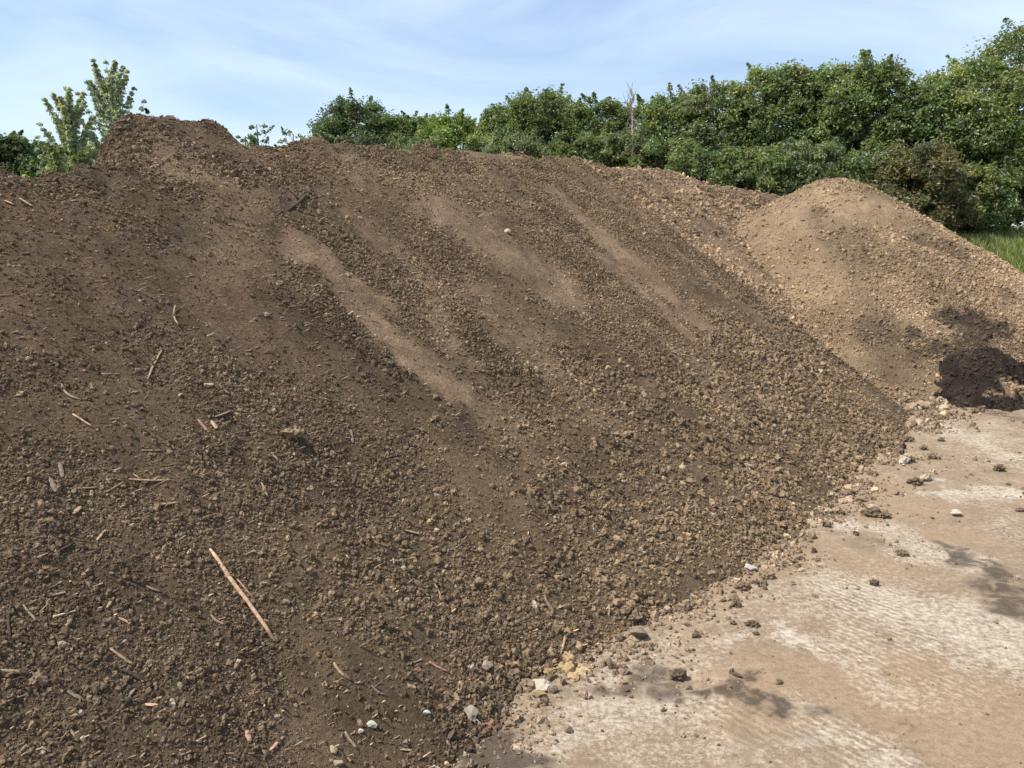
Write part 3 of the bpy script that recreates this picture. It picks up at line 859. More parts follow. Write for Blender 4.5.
# px, py, width px, height ratio, colour, stone/clod, name, category, label
G_YARD, G_HEAP = "loose stones and clods on the yard", "pebbles lying on the dark heap"
things = [
    (543, 685, 19, .75, WHITE, 's', "white angular stone beside the yellow clay lump at the heap's edge", G_YARD),
    (539, 696, 12, .5, YEL, 's', "flat yellow stone just below the white angular stone", G_YARD),
    (553, 690, 12, .7, GREY, 's', "grey pebble touching the right side of the white angular stone", G_YARD),
    (550, 674, 13, .8, YEL, 'c', "yellowish clod just above the white angular stone", G_YARD),
    (527, 684, 15, .9, TANS, 'c', "round brown clod just left of the white angular stone", G_YARD),
    (638, 634, 24, .5, GREY, 's', "long flat grey stone at the heap's edge right of the clay lump", G_YARD),
    (635, 617, 16, .8, BROWN, 'c', "round brown clod above the long flat grey stone", G_YARD),
    (751, 568, 11, .8, (.68, .63, .53), 's', "bright white round stone at the dark heap's right edge", G_YARD),
    (742, 587, 11, .7, BROWN, 'c', "brown clod just below the bright white round stone", G_YARD),
    (755, 584, 9, .8, DARKB, 'c', "small dark clod below and right of the bright white stone", G_YARD),
    (766, 576, 13, .5, TANS, 'c', "flat tan crust right of the bright white round stone", G_YARD),
    (736, 605, 10, .6, DARKB, 'c', "dark crumbly clod on open dirt below the bright white stone", G_YARD),
    (733, 623, 6, .7, DARKB, 'c', "tiny dark clod left of the flat dark clod on the open dirt", G_YARD),
    (752, 625, 10, .5, DARKB, 'c', "flat dark clod on open dirt, right one of the close trio", G_YARD),
    (756, 634, 5, .7, DARKB, 'c', "tiny dark clod just below the flat dark clod", G_YARD),
    (678, 677, 17, .55, DARKB, 'c', "large dark clod lying alone on the grey stained concrete", G_YARD),
    (737, 675, 10, .6, DARKB, 's', "narrow dark slanted chip right of the large lone dark clod", G_YARD),
    (779, 682, 7, .7, BROWN, 'c', "small brown clod right of the narrow dark chip", G_YARD),
    (794, 562, 7, .6, BROWN, 'c', "small brown clod on the dirt left of the tan stone pair", G_YARD),
    (801, 559, 6, .6, DARKB, 'c', "small dark clod right beside a brown clod near the heap's edge", G_YARD),
    (812, 535, 11, .9, TANS, 's', "tan round stone at the heap's edge below the pale pebbles", G_YARD),
    (874, 583, 9, .9, DARKB, 'c', "round dark clod alone in the middle of the yard", G_YARD),
    (902, 554, 10, .6, BROWN, 'c', "flat brown clod above and right of the round lone dark clod", G_YARD),
    (956, 513, 13, .65, WHITE, 's', "white stone lying alone below the pale concrete band", G_YARD),
    (999, 468, 11, .9, DARKB, 'c', "round dark clod alone on the yard above the pale band", G_YARD),
    (1020, 509, 9, .8, TANS, 's', "tan stone at the right edge of the picture", G_YARD),
    (915, 482, 11, .75, DARKB, 'c', "dark clod beside a flat tan stone at the pale band's left end", G_YARD),
    (925, 479, 13, .4, CREAM, 's', "flat cream stone right beside the dark clod", G_YARD),
    (870, 513, 15, .7, DARKB, 'c', "dark clod under the pale top stone near the heap's edge", G_YARD),
    (873, 508, 13, .5, CREAM, 's', "pale flat stone resting against the dark clod near the heap's edge", G_YARD),
    (884, 516, 12, .5, BROWN, 'c', "flat brown clod right of the pale flat stone", G_YARD),
    (860, 499, 9, .95, TANS, 's', "round tan pebble on bare dirt beside the heap's edge", G_YARD),
    (847, 494, 7, .8, BROWN, 'c', "small brown clod just left of the round tan pebble", G_YARD),
    (832, 495, 9, .6, CREAM, 's', "pale cream pebble at the heap's very edge", G_YARD),
    (903, 461, 12, .6, WHITE, 's', "whitish stone among clods at the far end of the heap's edge", G_YARD),
    (910, 460, 9, .9, DARKB, 'c', "dark clod against the right side of the whitish stone", G_YARD),
    (923, 448, 8, .6, BROWN, 'c', "brown clod on the yard above the whitish stone", G_YARD),
    (908, 440, 9, .5, BROWN, 'c', "flat brown clod at the far tip of the heap's edge", G_YARD),
    (941, 440, 6, .6, DARKB, 'c', "tiny dark clod on pale concrete beyond the heap's tip", G_YARD),
    (931, 458, 8, .4, BROWN, 'c', "thin brown crust on pale concrete right of the whitish stone", G_YARD),
    (981, 408, 7, .9, DARKB, 'c', "dark clod in front of the black compost mound", G_YARD),
    (974, 412, 8, .5, BROWN, 'c', "flat brown clod just below the dark clod before the compost mound", G_YARD),
    (945, 407, 8, .8, CREAM, 's', "cream stone left of the foot of the black compost mound", G_YARD),
    (872, 474, 7, .5, BROWN, 'c', "small brown crust left of the cream and dark stones", G_YARD),
    (487, 665, 14, .9, (.40, .33, .25), 's', "pale grey rounded stone in the lower toe of the dark heap", G_HEAP),
    (372, 725, 10, 1.0, (.62, .57, .48), 's', "bright white chalky pebble near the bottom of the dark heap", G_HEAP),
    (361, 731, 6, .8, (.72, .68, .6), 's', "small white pebble left of the bright white chalky pebble", G_HEAP),
    (427, 713, 10, .7, (.75, .70, .62), 's', "white flaky stone left of the pale withered leaf", G_HEAP),
    (334, 750, 9, .9, CREAM, 's', "cream pebble near the bottom edge of the picture", G_HEAP),
    (338, 764, 9, .9, CREAM, 's', "cream pebble cut by the bottom edge of the picture", G_HEAP),
    (239, 662, 6, 1., WHITE, 's', "small white pebble below the lower end of the long pale stick", G_HEAP),
    (286, 602, 8, .9, GREY, 's', "grey pebble right of the long pale stick", G_HEAP),
    (63, 645, 10, .9, CREAM, 's', "cream round pebble at the lower left of the dark heap", G_HEAP),
    (38, 680, 17, .9, TANS, 'c', "tan crumbly clod at the lower left beside a pale stick", G_HEAP),
    (292, 432, 20, .9, TANS, 'c', "large tan clod alone on the upper left slope of the dark heap", G_HEAP),
    (209, 385, 8, .9, CREAM, 's', "cream pebble on the slope above the reddish chip", G_HEAP),
    (267, 315, 7, .8, CREAM, 's', "cream pebble high on the slope left of the dry streak", G_HEAP),
    (29, 358, 6, .8, CREAM, 's', "cream pebble by the left edge of the picture halfway up", G_HEAP),
    (601, 580, 13, .9, TANS, 'c', "light tan clod among brown clods above the clay lump", G_HEAP),
    (583, 511, 7, .8, CREAM, 's', "cream pebble in the middle of the dark heap's slope", G_HEAP),
    (508, 232, 8, .5, CREAM, 's', "flat cream stone on the dry tan patch below the crest", G_HEAP),
    (748, 466, 7, .7, CREAM, 's', "cream pebble on the coarse slope near the heap's right side", G_HEAP),
    (820, 372, 8, .6, CREAM, 's', "pale flat stone on the right end of the dark heap", G_HEAP),
    (497, 672, 13, .9, BROWN, 'c', "brown clod right against the pale grey rounded stone", G_HEAP),
    (513, 674, 14, .9, BROWN, 'c', "brown clod between the grey rounded stone and the white angular stone", G_HEAP),
    (475, 690, 15, .6, DARKB, 'c', "flat dark clod below the pale grey rounded stone", G_HEAP),
]
for i, (px, py, w, hr, c, kd, lab, grp) in enumerate(things):
    on_heap = grp == G_HEAP
    b = hit(px, py + w * hr * .3, None)
    dep = project(b.x, b.y, b.z)[2]
    R = w / FPX * dep * .5
    src = (STONES if kd == 's' else LUMPS)[i % 6]
    o = bpy.data.objects.new("stone" if kd == 's' else "soil_clod", src)
    zz = float(h_all(np.array([b.x]), np.array([b.y]))[0])
    o.scale = (R, R * .9, R * max(hr, .85))
    o.location = (b.x, b.y, zz + R * max(hr, .85) * (.42 if on_heap else .55))
    o.rotation_euler = (random.uniform(-.25, .25), random.uniform(-.25, .25), random.uniform(-.5, .5))
    if 'slanted' in lab: o.scale = (R * 1.3, R * .5, R * .5); o.rotation_euler = (0, 0, -.75)
    o.color = (*c, 1)
    link(o)
    tag(o, lab, "stone" if kd == 's' else "clod", grp)

# yellow clay lump: several lobes fused into one body
def clay_lump():
    b = hit(569, 672)
    dep = project(*b)[2]; k = dep / FPX
    bm = bmesh.new()
    for (dx, dy, w, h) in ((0, 0, 13, 11), (2, 8, 9, 17), (-7, 4, 9, 8), (9, -3, 10, 7), (18, 0, 9, 6), (3, -9, 12, 6), (-2, 16, 7, 13), (12, 6, 8, 6)):
        ret = bmesh.ops.create_icosphere(bm, subdivisions=3, radius=1)
        for v in ret['verts']:
            d = v.co.copy()
            r = 1 + .35 * mnoise.noise(d * 1.7 + Vector((dx, dy, 0))) + .22 * mnoise.noise(d * 4 + Vector((dx, 3, dy)))
            v.co = Vector((d.x * w * .5 * r + dx, d.y * w * .55 * r + dy * 1.25, d.z * h * .6 * r + h * .25)) * k
    me = bpy.data.meshes.new("clay_lump"); bm.to_mesh(me); bm.free()
    me.materials.append(M_STONE)
    for p in me.polygons: p.use_smooth = True
    o = bpy.data.objects.new("clay_lump", me)
    o.location = (b.x, b.y, b.z); o.color = (.40, .28, .15, 1)
    rm = o.modifiers.new("fuse", 'REMESH'); rm.mode = 'VOXEL'; rm.voxel_size = .0028; rm.use_smooth_shade = True
    tx_ = bpy.data.textures.new("clay_rough", 'CLOUDS'); tx_.noise_scale = .014; tx_.noise_depth = 3
    dm = o.modifiers.new("rough", 'DISPLACE'); dm.texture = tx_; dm.strength = .016; dm.mid_level = .5
    link(o)
    tag(o, "ragged yellow clay lump standing at the edge of the dark heap", "clay")
clay_lump()

# ------------------------------------------------------------------ sticks, twigs and chips lying on the heap
def stick(px0, py0, px1, py1, wpx, kind, name, label, cat, bend=.0, fork=None, lift=0.0):
    a, b = hit(px0, py0), hit(px1, py1)
    L = (b - a).length
    nseg = 7
    pts, rad = [], []
    mid = (a + b) / 2
    side = (b - a).cross(Vector((-.3, -.3, 1))).normalized()
    R = wpx * .5 / FPX * project(*mid)[2]
    rr = random.Random(int(px0 * 31 + py0))
    for i in range(nseg + 1):
        t = i / nseg
        q = a.lerp(b, t) + side * (bend * L * math.sin(math.pi * t) + rr.uniform(-.007, .007) * L)
        pts.append(q)
        rad.append(R * (1.0 - .35 * abs(2 * t - 1) ** 3) * rr.uniform(.88, 1.1))
    # rest on the surface: raise the stick until it just clears most of it
    g = [float(h_main(np.array([q.x]), np.array([q.y]))[0]) - q.z for q in pts]
    up = sorted(g)[int(len(g) * .72)] + R * .75 + lift
    pts = [q + Vector((0, 0, up)) for q in pts]
    tubes = [([q - mid for q in pts], rad, 7)]
    for (t, ang, ln) in (fork or []):
        i = int(t * nseg)
        d = (pts[min(i + 1, nseg)] - pts[max(i - 1, 0)]).normalized()
        dd = (Matrix.Rotation(ang, 3, Vector((.456, -.348, .819))) @ d)
        q0 = pts[i] - mid
        tubes.append(([q0, q0 + dd * L * ln * .5 + Vector((0, 0, .002)), q0 + dd * L * ln], [R * .7, R * .6, R * .35], 6))
    me = tubes_mesh(name, tubes, name != 'wood_chip', .45 if name == 'wood_chip' else .85)
    me.materials.append(M_WOOD[kind])
    o = bpy.data.objects.new(name, me)
    o.location = mid
    link(o)
    tag(o, label, cat, "wood pieces lying on the dark heap")
    return o
main_stick = stick(210, 551, 275, 644, 4.6, 'pale', "stick", "long pale split stick lying down the lower left slope", "stick")
def splinter():
    a, b = hit(236, 583), hit(257, 608)
    base = main_stick.location
    pts = [a.lerp(b, t) + Vector((0.004, 0, .014)) - base for t in (0, .5, 1)]
    me = tubes_mesh("splinter", [(pts, [.002, .0028, .0012], 6)]); me.materials.append(M_WOOD['red'])
    o = bpy.data.objects.new("splinter", me); link(o, main_stick)
splinter()
sticks = [
    (12, 606, 11, 645, 3.2, 'dark', "twig", "upright dark twig near the left edge of the picture", .05, None),
    (23, 606, 37, 623, 2.4, 'grey', "twig", "thin grey twig right of the upright dark twig", .02, None),
    (111, 652, 134, 667, 3.6, 'tan', "stick", "short tan stick left below the long pale stick", .03, None),
    (0, 675, 29, 677, 4.5, 'tan', "stick", "flat tan stick poking in from the lower left edge", .0, None),
    (34, 560, 48, 557, 3.2, 'tan', "wood_chip", "small tan chip on the left beside a dark branch", .0, None),
    (48, 558, 74, 545, 3.6, 'dark', "twig", "dark branch bit right of the small tan chip", .06, None),
    (97, 543, 106, 532, 3.4, 'tan', "wood_chip", "short tan chip on the slope above the grey forked twigs", .0, None),
    (145, 586, 161, 594, 2.6, 'tan', "twig", "thin bent tan twig left of the long pale stick", .08, None),
    (211, 617, 226, 626, 2.6, 'tan', "twig", "small curved twig left of the long stick's lower half", .12, None),
    (247, 732, 250, 744, 5.2, 'red', "wood_chip", "short reddish wood chip near the bottom left", .0, None),
    (270, 753, 283, 740, 3.6, 'pale', "wood_chip", "pale slanted chip near the bottom right of the reddish chip", .0, None),
    (145, 707, 158, 708, 5, 'pale', "wood_chip", "pale flat wood chip at the lower left below the dark log", .0, None),
    (68, 696, 83, 702, 5.5, 'grey', "wood_chip", "broad grey bark chip left of the pale flat chip", .0, None),
    (69, 730, 79, 743, 3, 'tan', "twig", "forked tan twig in the bottom left corner area", .0, [(.15, -1.2, .8)]),
    (124, 673, 150, 686, 5.5, 'dark', "stick", "dark thick stick half buried below the short tan stick", .0, None),
    (107, 610, 114, 599, 2.8, 'tan', "wood_chip", "thin tan chip up and left of the short tan stick", .0, None),
    (119, 620, 130, 624, 3, 'tan', "wood_chip", "small tan chip left of the curved twig", .0, None),
    (128, 700, 135, 690, 3.2, 'grey', "wood_chip", "grey chip pointing up left of the pale flat chip", .0, None),
    (405, 532, 419, 536, 3.2, 'pale', "wood_chip", "pale chip at mid slope right of the picture's lower centre", .0, None),
    (390, 562, 406, 562, 2.4, 'tan', "twig", "level thin twig below the pale mid-slope chip", .0, None),
    (434, 583, 441, 598, 2.2, 'tan', "twig", "thin steep twig right of the level thin twig", .0, None),
    (334, 667, 351, 682, 3.2, 'tan', "twig", "tan twig on the lower slope right of the long stick", .08, None),
    (345, 733, 357, 750, 3.4, 'tan', "twig", "tan stick above the cream pebbles at the bottom", .04, None),
    (372, 688, 386, 697, 2.2, 'grey', "twig", "fine grey twig above the bright white chalky pebble", .1, None),
    (429, 664, 448, 673, 2.8, 'red', "twig", "reddish twig left of the pale grey rounded stone", .05, None),
    (447, 742, 454, 758, 2.6, 'tan', "twig", "thin tan twig at the bottom by the dark patch", .03, [(.5, .9, .6)]),
    (400, 752, 412, 752, 3, 'tan', "wood_chip", "level tan chip at the bottom edge right of the tan stick", .0, None),
    (544, 598, 554, 614, 3.4, 'grey', "twig", "grey twig standing off the toe above the clay lump", .05, None),
    (561, 655, 565, 630, 2.8, 'tan', "twig", "tan stalk rising beside the yellow clay lump", .04, None),
    (535, 672, 552, 652, 2.6, 'dark', "twig", "thin dark twig left of the yellow clay lump", .0, None),
    (493, 712, 510, 702, 3, 'dark', "twig", "dark twig between the withered leaf and the white stone", .03, None),
    (162, 355, 148, 384, 2.2, 'tan', "twig", "long thin pale twig high on the left slope", .02, None),
    (62, 386, 82, 402, 2.4, 'tan', "twig", "bent tan twig on the upper left slope", .15, None),
    (73, 417, 92, 428, 2.4, 'pale', "twig", "straight pale twig below the bent tan twig", .0, None),
    (198, 421, 209, 434, 3.4, 'red', "wood_chip", "reddish splinter beside a white chip on the upper slope", .0, None),
    (211, 423, 217, 431, 4.5, 'pale', "wood_chip", "whitish chip just right of the reddish splinter", .0, None),
    (215, 418, 231, 413, 3, 'grey', "wood_chip", "grey splinter above the whitish chip", .0, None),
    (219, 387, 229, 396, 2.8, 'tan', "wood_chip", "tan chip on the slope above the grey splinter", .0, None),
    (129, 481, 171, 482, 2.2, 'pale', "twig", "long level branched twig at mid left", .06, [(.7, .7, .22), (.3, 2.6, .25)]),
    (78, 489, 102, 488, 2.2, 'tan', "twig", "level thin twig left of the branched twig", .02, None),
    (103, 497, 123, 485, 2.2, 'tan', "twig", "slanted thin twig left of the branched twig's end", .04, None),
    (156, 507, 179, 505, 3, 'tan', "twig", "short straight twig below the branched twig", .0, None),
    (51, 482, 56, 495, 5, 'grey', "wood_chip", "pale grey bark chip at mid left below the level twig", .0, None),
    (60, 466, 63, 479, 4.2, 'grey', "wood_chip", "upright grey chip at mid left above the bark chip", .0, None),
    (74, 517, 81, 510, 5.5, 'pale', "wood_chip", "pale leaf-like chip at left below the slanted twig", .0, None),
    (262, 485, 268, 499, 2.4, 'tan', "twig", "small steep twig below the large tan clod", .0, None),
    (271, 454, 278, 462, 3, 'pale', "wood_chip", "small pale chip just below left of the large tan clod", .0, None),
    (142, 452, 162, 453, 2, 'tan', "twig", "level fine twig above the branched twig", .05, None),
    (176, 310, 179, 329, 2, 'tan', "twig", "fine upright twig high on the left slope", .1, None),
    (351, 432, 353, 445, 2.6, 'grey', "wood_chip", "small upright grey chip right of the large tan clod", .0, None),
    (357, 473, 353, 487, 3.4, 'dark', "wood_chip", "dark upright chip below the small grey chip", .0, None),
    (20, 200, 32, 208, 4.5, 'pale', "wood_chip", "pale bark chip near the top left crest", .0, None),
    (5, 202, 14, 206, 3.6, 'pale', "wood_chip", "pale chip at the left edge near the crest", .0, None),
    (288, 212, 308, 192, 3.2, 'dark', "twig", "dark twig below the crest left of the dry patches", .06, [(.5, .9, .4)]),
]
for (a, b, c, d, w, kd, nm, lab, bend, fk) in sticks:
    stick(a, b, c, d, w, kd, nm, lab, "wood chip" if nm == "wood_chip" else nm, bend, fk)

# withered leaves
def withered_leaf(px, py, wpx, hpx, colr, label, lobes):
    b = hit(px, py)
    k = project(*b)[2] / FPX
    m, nt, out = new_mat("withered_leaf")
    tc = N(nt, "ShaderNodeTexCoord")
    n1 = noise_node(nt, 60, 4, .6, tc.outputs['Object'])
    finish(nt, out, mixc(nt, n1.outputs['Fac'], tuple(c * .7 for c in colr) + (1,), tuple(c * 1.2 for c in colr) + (1,)), .8, .2)
    bm = bmesh.new()
    n = 28
    cen = bm.verts.new((0, 0, .012))
    ring = []
    for i in range(n):
        th = 2 * math.pi * i / n
        r = 1 + lobes * math.cos(5 * th) + .1 * math.sin(3 * th + 1)
        xx, yy = math.cos(th) * r * wpx * .5 * k, math.sin(th) * r * hpx * .5 * k
        ring.append(bm.verts.new((xx, yy, .012 + .006 * math.sin(2 * th) + .35 * abs(xx))))
    for i in range(n): bm.faces.new((cen, ring[i], ring[(i + 1) % n]))
    me = bpy.data.meshes.new("withered_leaf"); bm.to_mesh(me); bm.free()
    me.materials.append(m)
    o = bpy.data.objects.new("withered_leaf", me)
    so = o.modifiers.new("thickness", 'SOLIDIFY'); so.thickness = .0012
    o.location = b
    nrm = Vector((.30, -.55, .70)).normalized()
    o.rotation_euler = nrm.to_track_quat('Z', 'Y').to_euler()
    link(o); tag(o, label, "leaf")
    me2 = tubes_mesh("stalk", [([(wpx * .3 * k, -hpx * .35 * k, .006), (wpx * .55 * k, -hpx * .75 * k, .010), (wpx * .6 * k, -hpx * 1.1 * k, .004)], [.0018, .0016, .0012], 6)])
    me2.materials.append(m)
    o2 = bpy.data.objects.new("stalk", me2); link(o2, o)
withered_leaf(470, 715, 12, 16, (.33, .27, .20), "pale withered leaf on the heap's toe above the dark patch", .12)
withered_leaf(490, 727, 10, 8, (.27, .14, .09), "small reddish withered leaf at the edge of the dark patch", .35)

# ------------------------------------------------------------------ trees and shrubs
def ground_z(x, y): return float(h_terrain(np.array([x]), np.array([y]))[0]) - .03
def leaf_cloud(cen, rad, npl, size, colr, R, flat=1.15, slender=.55, var=.22):
    """leaves as folded diamonds spread through clumps; returns verts, faces, colours"""
    idx = np.repeat(np.arange(len(cen)), npl)
    n = len(idx)
    d = R.normal(0, 1, (n, 3)); d /= np.linalg.norm(d, axis=1)[:, None]
    d[:, 2] = np.where(d[:, 2] < -.2, -d[:, 2] * .6, d[:, 2])
    rr = R.uniform(0, 1, n) ** .45
    p = cen[idx] + d * (rad[idx] * rr)[:, None] * np.array([1, 1, flat])
    nrm = d * .5 + np.array([0, -.12, .38]) + R.normal(0, .55, (n, 3))
    nrm /= np.linalg.norm(nrm, axis=1)[:, None]
    t = np.cross(nrm, R.normal(0, 1, (n, 3))); t /= np.linalg.norm(t, axis=1)[:, None]
    b = np.cross(nrm, t)
    L = (size * R.uniform(.65, 1.25, n))[:, None]
    w = L * slender * .5
    v = np.stack([p - t * L * .5, p + b * w + nrm * L * .10, p + t * L * .5 - nrm * L * .08, p - b * w + nrm * L * .10], 1).reshape(-1, 3)
    f = np.arange(n * 4).reshape(-1, 4)
    cl = np.exp(R.normal(0, var * .8, len(cen)))[idx] * np.exp(R.normal(0, var, n))
    hue = R.normal(0, .10, n) + R.normal(0, .08, len(cen))[idx]
    c = np.array(colr)[None] * cl[:, None] * np.stack([1 + hue, np.ones(n), 1 - hue * .6], 1)
    return v, f, np.repeat(np.clip(c, .005, .5), 4, 0)

def tree(name, px, top, dist, width, label, group, colr=(.062, .098, .028), nclump=190, npl=75, leaf=.085, seed=0, low=.08, shoots=16,
         crown_shape=1.0, cat="tree", slender=.55, dead=False):
    R = np.random.default_rng(1000 + seed)
    d = ray(px, top)
    k = dist / d[1]
    bx, by = d[0] * k, dist
    bz = ground_z(bx, by)
    H = CAM_H + d[2] * k - bz
    root = empty(name, (bx, by, bz))
    tag(root, label, cat, group)
    W = width
    # trunk and limbs
    tb = []
    lean = R.normal(0, .04, 2) * H
    def axis_pt(t): return Vector((lean[0] * t + .03 * H * math.sin(3 * t + seed), lean[1] * t + .02 * H * math.cos(4 * t + seed), t * H * .93))
    tr = (.018 * H + .012) * min(1, W / 1.6)
    tb.append(([axis_pt(t) + (Vector((0, 0, -.15)) if t == 0 else Vector()) for t in np.linspace(0, 1, 9)], [tr * (1.15 - t) + .006 for t in np.linspace(0, 1, 9)], 8))
    nl = 14 if H > 2 else 8
    tips = []
    for i in range(nl):
        t = .12 + .72 * i / nl + R.uniform(-.03, .03)
        az = i * 2.4 + R.uniform(-.4, .4)
        ln = W * .5 * (.95 if t < .5 else 1.5 * (1.1 - t)) * R.uniform(.8, 1.1)
        p0 = axis_pt(t)
        dirv = Vector((math.cos(az), math.sin(az), .45 + t * .7)).normalized()
        pts = [p0, p0 + dirv * ln * .45 + Vector((0, 0, -.02)), p0 + dirv * ln * .8 + Vector((0, 0, ln * .12)), p0 + dirv * ln + Vector((0, 0, ln * .25))]
        r0 = tr * .5 * (1.1 - t)
        tb.append((pts, [r0 + .005, r0 * .75 + .004, r0 * .5 + .003, .003], 6))
        for q in range(2):
            az2 = az + R.uniform(-1.1, 1.1)
            d2 = Vector((math.cos(az2), math.sin(az2), R.uniform(.2, 1.0))).normalized()
            tb.append(([pts[1 + q], pts[1 + q] + d2 * ln * .3, pts[1 + q] + d2 * ln * .55 + Vector((0, 0, .05))], [r0 * .45 + .003, .005, .002], 5))
    # crown envelope
    u = R.uniform(0, 1, nclump) ** .85
    t = low + (1 - low) * u * .95
    prof = np.where(t > .42, np.sqrt(np.clip(1 - ((t - .42) / .60) ** 2, 0, 1)), np.sqrt(np.clip(1 - ((.42 - t) / .62) ** 2, 0, 1)))
    prof = prof ** crown_shape
    az = R.uniform(0, 2 * math.pi, nclump)
    lob = 1 + .5 * vnoise(np.cos(az) * 1.7 + seed * 3.3, np.sin(az) * 1.7 + t * 4, seed) * 1.3
    rr = W * .5 * prof * lob * R.uniform(.35, 1, nclump) ** .5
    ax = np.array([axis_pt(float(q)) for q in t])
    cen = np.stack([ax[:, 0] + np.cos(az) * rr, ax[:, 1] + np.sin(az) * rr, t * H * .97], 1)
    rad = W * R.uniform(.075, .165, nclump) * (1.15 - .4 * t)
    # shoots breaking the outline
    sc, sr = [], []
    for i in range(shoots):
        a2 = R.uniform(0, 2 * math.pi); t2 = R.uniform(.45, 1.0)
        pr = math.sqrt(max(0, 1 - ((t2 - .42) / .6) ** 2)) * W * .45
        p0 = np.array(axis_pt(t2)) + np.array([math.cos(a2) * pr, math.sin(a2) * pr, 0])
        p0[2] = t2 * H * .95
        dv = np.array([math.cos(a2) * .5, math.sin(a2) * .5, R.uniform(.5, 1.2)]); dv /= np.linalg.norm(dv)
        ln = R.uniform(.10, .26) * W * .9
        if p0[2] + dv[2] * ln > H * 1.01: ln = max(.05, (H * 1.01 - p0[2]) / dv[2])
        tb.append(([tuple(p0 - dv * .15), tuple(p0 + dv * ln)], [.006, .002], 4))
        for q in (.1, .3, .5, .7, .85, 1.0):
            sc.append(p0 + dv * ln * q); sr.append(W * .055 * (1.25 - .95 * q))
    cen2 = np.array(sc) if sc else np.zeros((0, 3)); rad2 = np.array(sr)
    v1, f1, c1 = leaf_cloud(cen, rad, npl, leaf, colr, R, slender=slender)
    if len(cen2):
        v2, f2, c2 = leaf_cloud(cen2, rad2, max(8, npl // 5), leaf * .85, [c * 1.12 for c in colr], R, slender=slender)
        v1, f1, c1 = np.vstack([v1, v2]), np.vstack([f1, f2 + len(v1)]), np.vstack([c1, c2])
    me = np_mesh("crown", v1, f1, False, {'col': ('FLOAT_COLOR', c1)})
    mesh_obj("crown", me, M_LEAF, root)
    tk = mesh_obj("trunk", tubes_mesh("trunk", tb[:1]), M_BARK, root)
    mesh_obj("limbs", tubes_mesh("limbs", tb[1:]), M_BARK, tk)
    return root

G1, G2 = "trees in the hedgerow behind the heaps", "shrubs in front of the hedgerow"
GA, GB, GC, GD = (.182, .222, .084), (.150, .190, .074), (.212, .250, .088), (.170, .202, .100)
trees = [
    (1030, 24, 16.6, 3.2, "tallest leafy tree, cut by the right edge of the picture", GA),
    (972, 58, 16.8, 2.4, "tree just left of the tallest tree at the right edge", GC),
    (925, 80, 16.8, 1.9, "lower dark tree second from the tallest tree at the right edge", GB),
    (880, 56, 17.2, 2.3, "broad tree with a pointed top right above the tan cone's slope", GA),
    (838, 60, 17.6, 2.1, "tree whose crown stands above the tan cone heap's peak", GA),
    (795, 72, 18.0, 2.1, "tree just left of the one above the cone's peak", GB),
    (762, 62, 18.3, 2.2, "tall tree above the dip between tan ridge and cone", GA),
    (722, 80, 18.8, 2.2, "tree above the right part of the tan ridge", GD),
    (684, 89, 19.2, 2.1, "rounded tree above the middle of the tan ridge", GA),
    (652, 96, 19.8, 1.9, "tree above the left end of the tan ridge, beside bare twigs", GB),
    (606, 97, 20.2, 2.2, "dark tree just left of the bare twigs", GB),
    (572, 100, 20.8, 1.9, "tree right of the rounded dome-topped dark tree", GD),
    (538, 88, 21.2, 2.5, "dome-topped dark tree rising above the middle of the hedgerow", GB),
    (500, 104, 21.8, 2.0, "tree just left of the dome-topped dark tree", GA),
    (458, 110, 22.2, 2.2, "bright yellow-green tree in the left part of the hedgerow", (.18, .235, .055)),
    (430, 114, 23.2, 1.8, "slim tree between the bright trees and the dark bush clump", GB),
    (398, 111, 23.0, 2.2, "light green tree right of the dark round tree at the hedgerow's left end", (.16, .205, .06)),
    (352, 98, 23.6, 2.6, "dark round tree at the left end of the hedgerow", (.098, .132, .056)),
    (328, 114, 24.2, 1.7, "low dark tree at the hedgerow's very left tip", (.10, .136, .056)),
    (30, 138, 19.0, 1.6, "dark bushy tree left of the silvery poplar", (.098, .132, .056)),
    (2, 132, 18.0, 1.4, "dark tree cut by the left edge of the picture", (.105, .142, .056)),
]
for i, (px, top, d, w, lab, c) in enumerate(trees):
    tree("broadleaf_tree", px, top, d, w, lab, G1, c, nclump=int(170 + 50 * w), npl=105, leaf=.058 + .0010 * d, seed=i, low=.06, shoots=18)
shrubs = [
    (1012, 150, 16.0, 2.0, "shrub at the grass below the tallest right-hand tree", GB), (962, 165, 15.6, 1.8, "shrub above the right slope of the tan cone", GA),
    (915, 140, 15.2, 1.8, "brownish green shrub behind the right slope of the cone", (.165, .15, .072)), (868, 150, 15.8, 1.8, "shrub right behind the cone heap's peak", GB),
    (815, 140, 16.2, 1.8, "shrub left behind the cone heap's peak", GD), (765, 148, 16.6, 1.8, "shrub in the dip left of the cone", GA),
    (715, 145, 17.2, 1.8, "shrub above the tan ridge's right half", GB), (668, 135, 17.8, 1.8, "shrub above the tan ridge's left half", GA),
    (622, 128, 18.6, 1.8, "shrub behind the right end of the dark heap's crest", GD), (575, 132, 19.2, 1.8, "shrub behind the crest below the middle trees", GB),
    (522, 130, 19.8, 1.9, "shrub below the dome-topped tree", GD), (478, 132, 20.4, 1.8, "shrub right of the bright yellow-green tree", GB),
    (420, 132, 21.0, 1.9, "shrub below the light green tree", GD), (370, 132, 21.5, 1.9, "grey-green shrub at the foot of the dark round tree", (.085, .105, .055)),
    (318, 128, 21.8, 1.3, "small shrub at the hedgerow's left foot", GD),
    (150, 108, 15.0, .55, "small bush tip peeping over the dark heap's highest hump", (.075, .10, .03)),
]
for i, (px, top, d, w, lab, c) in enumerate(shrubs):
    tree("shrub", px, top, d, w, lab, G2, c, nclump=int(60 + 55 * w), npl=95, leaf=.055 + .0010 * d, seed=60 + i, low=.02, shoots=10, cat="shrub")
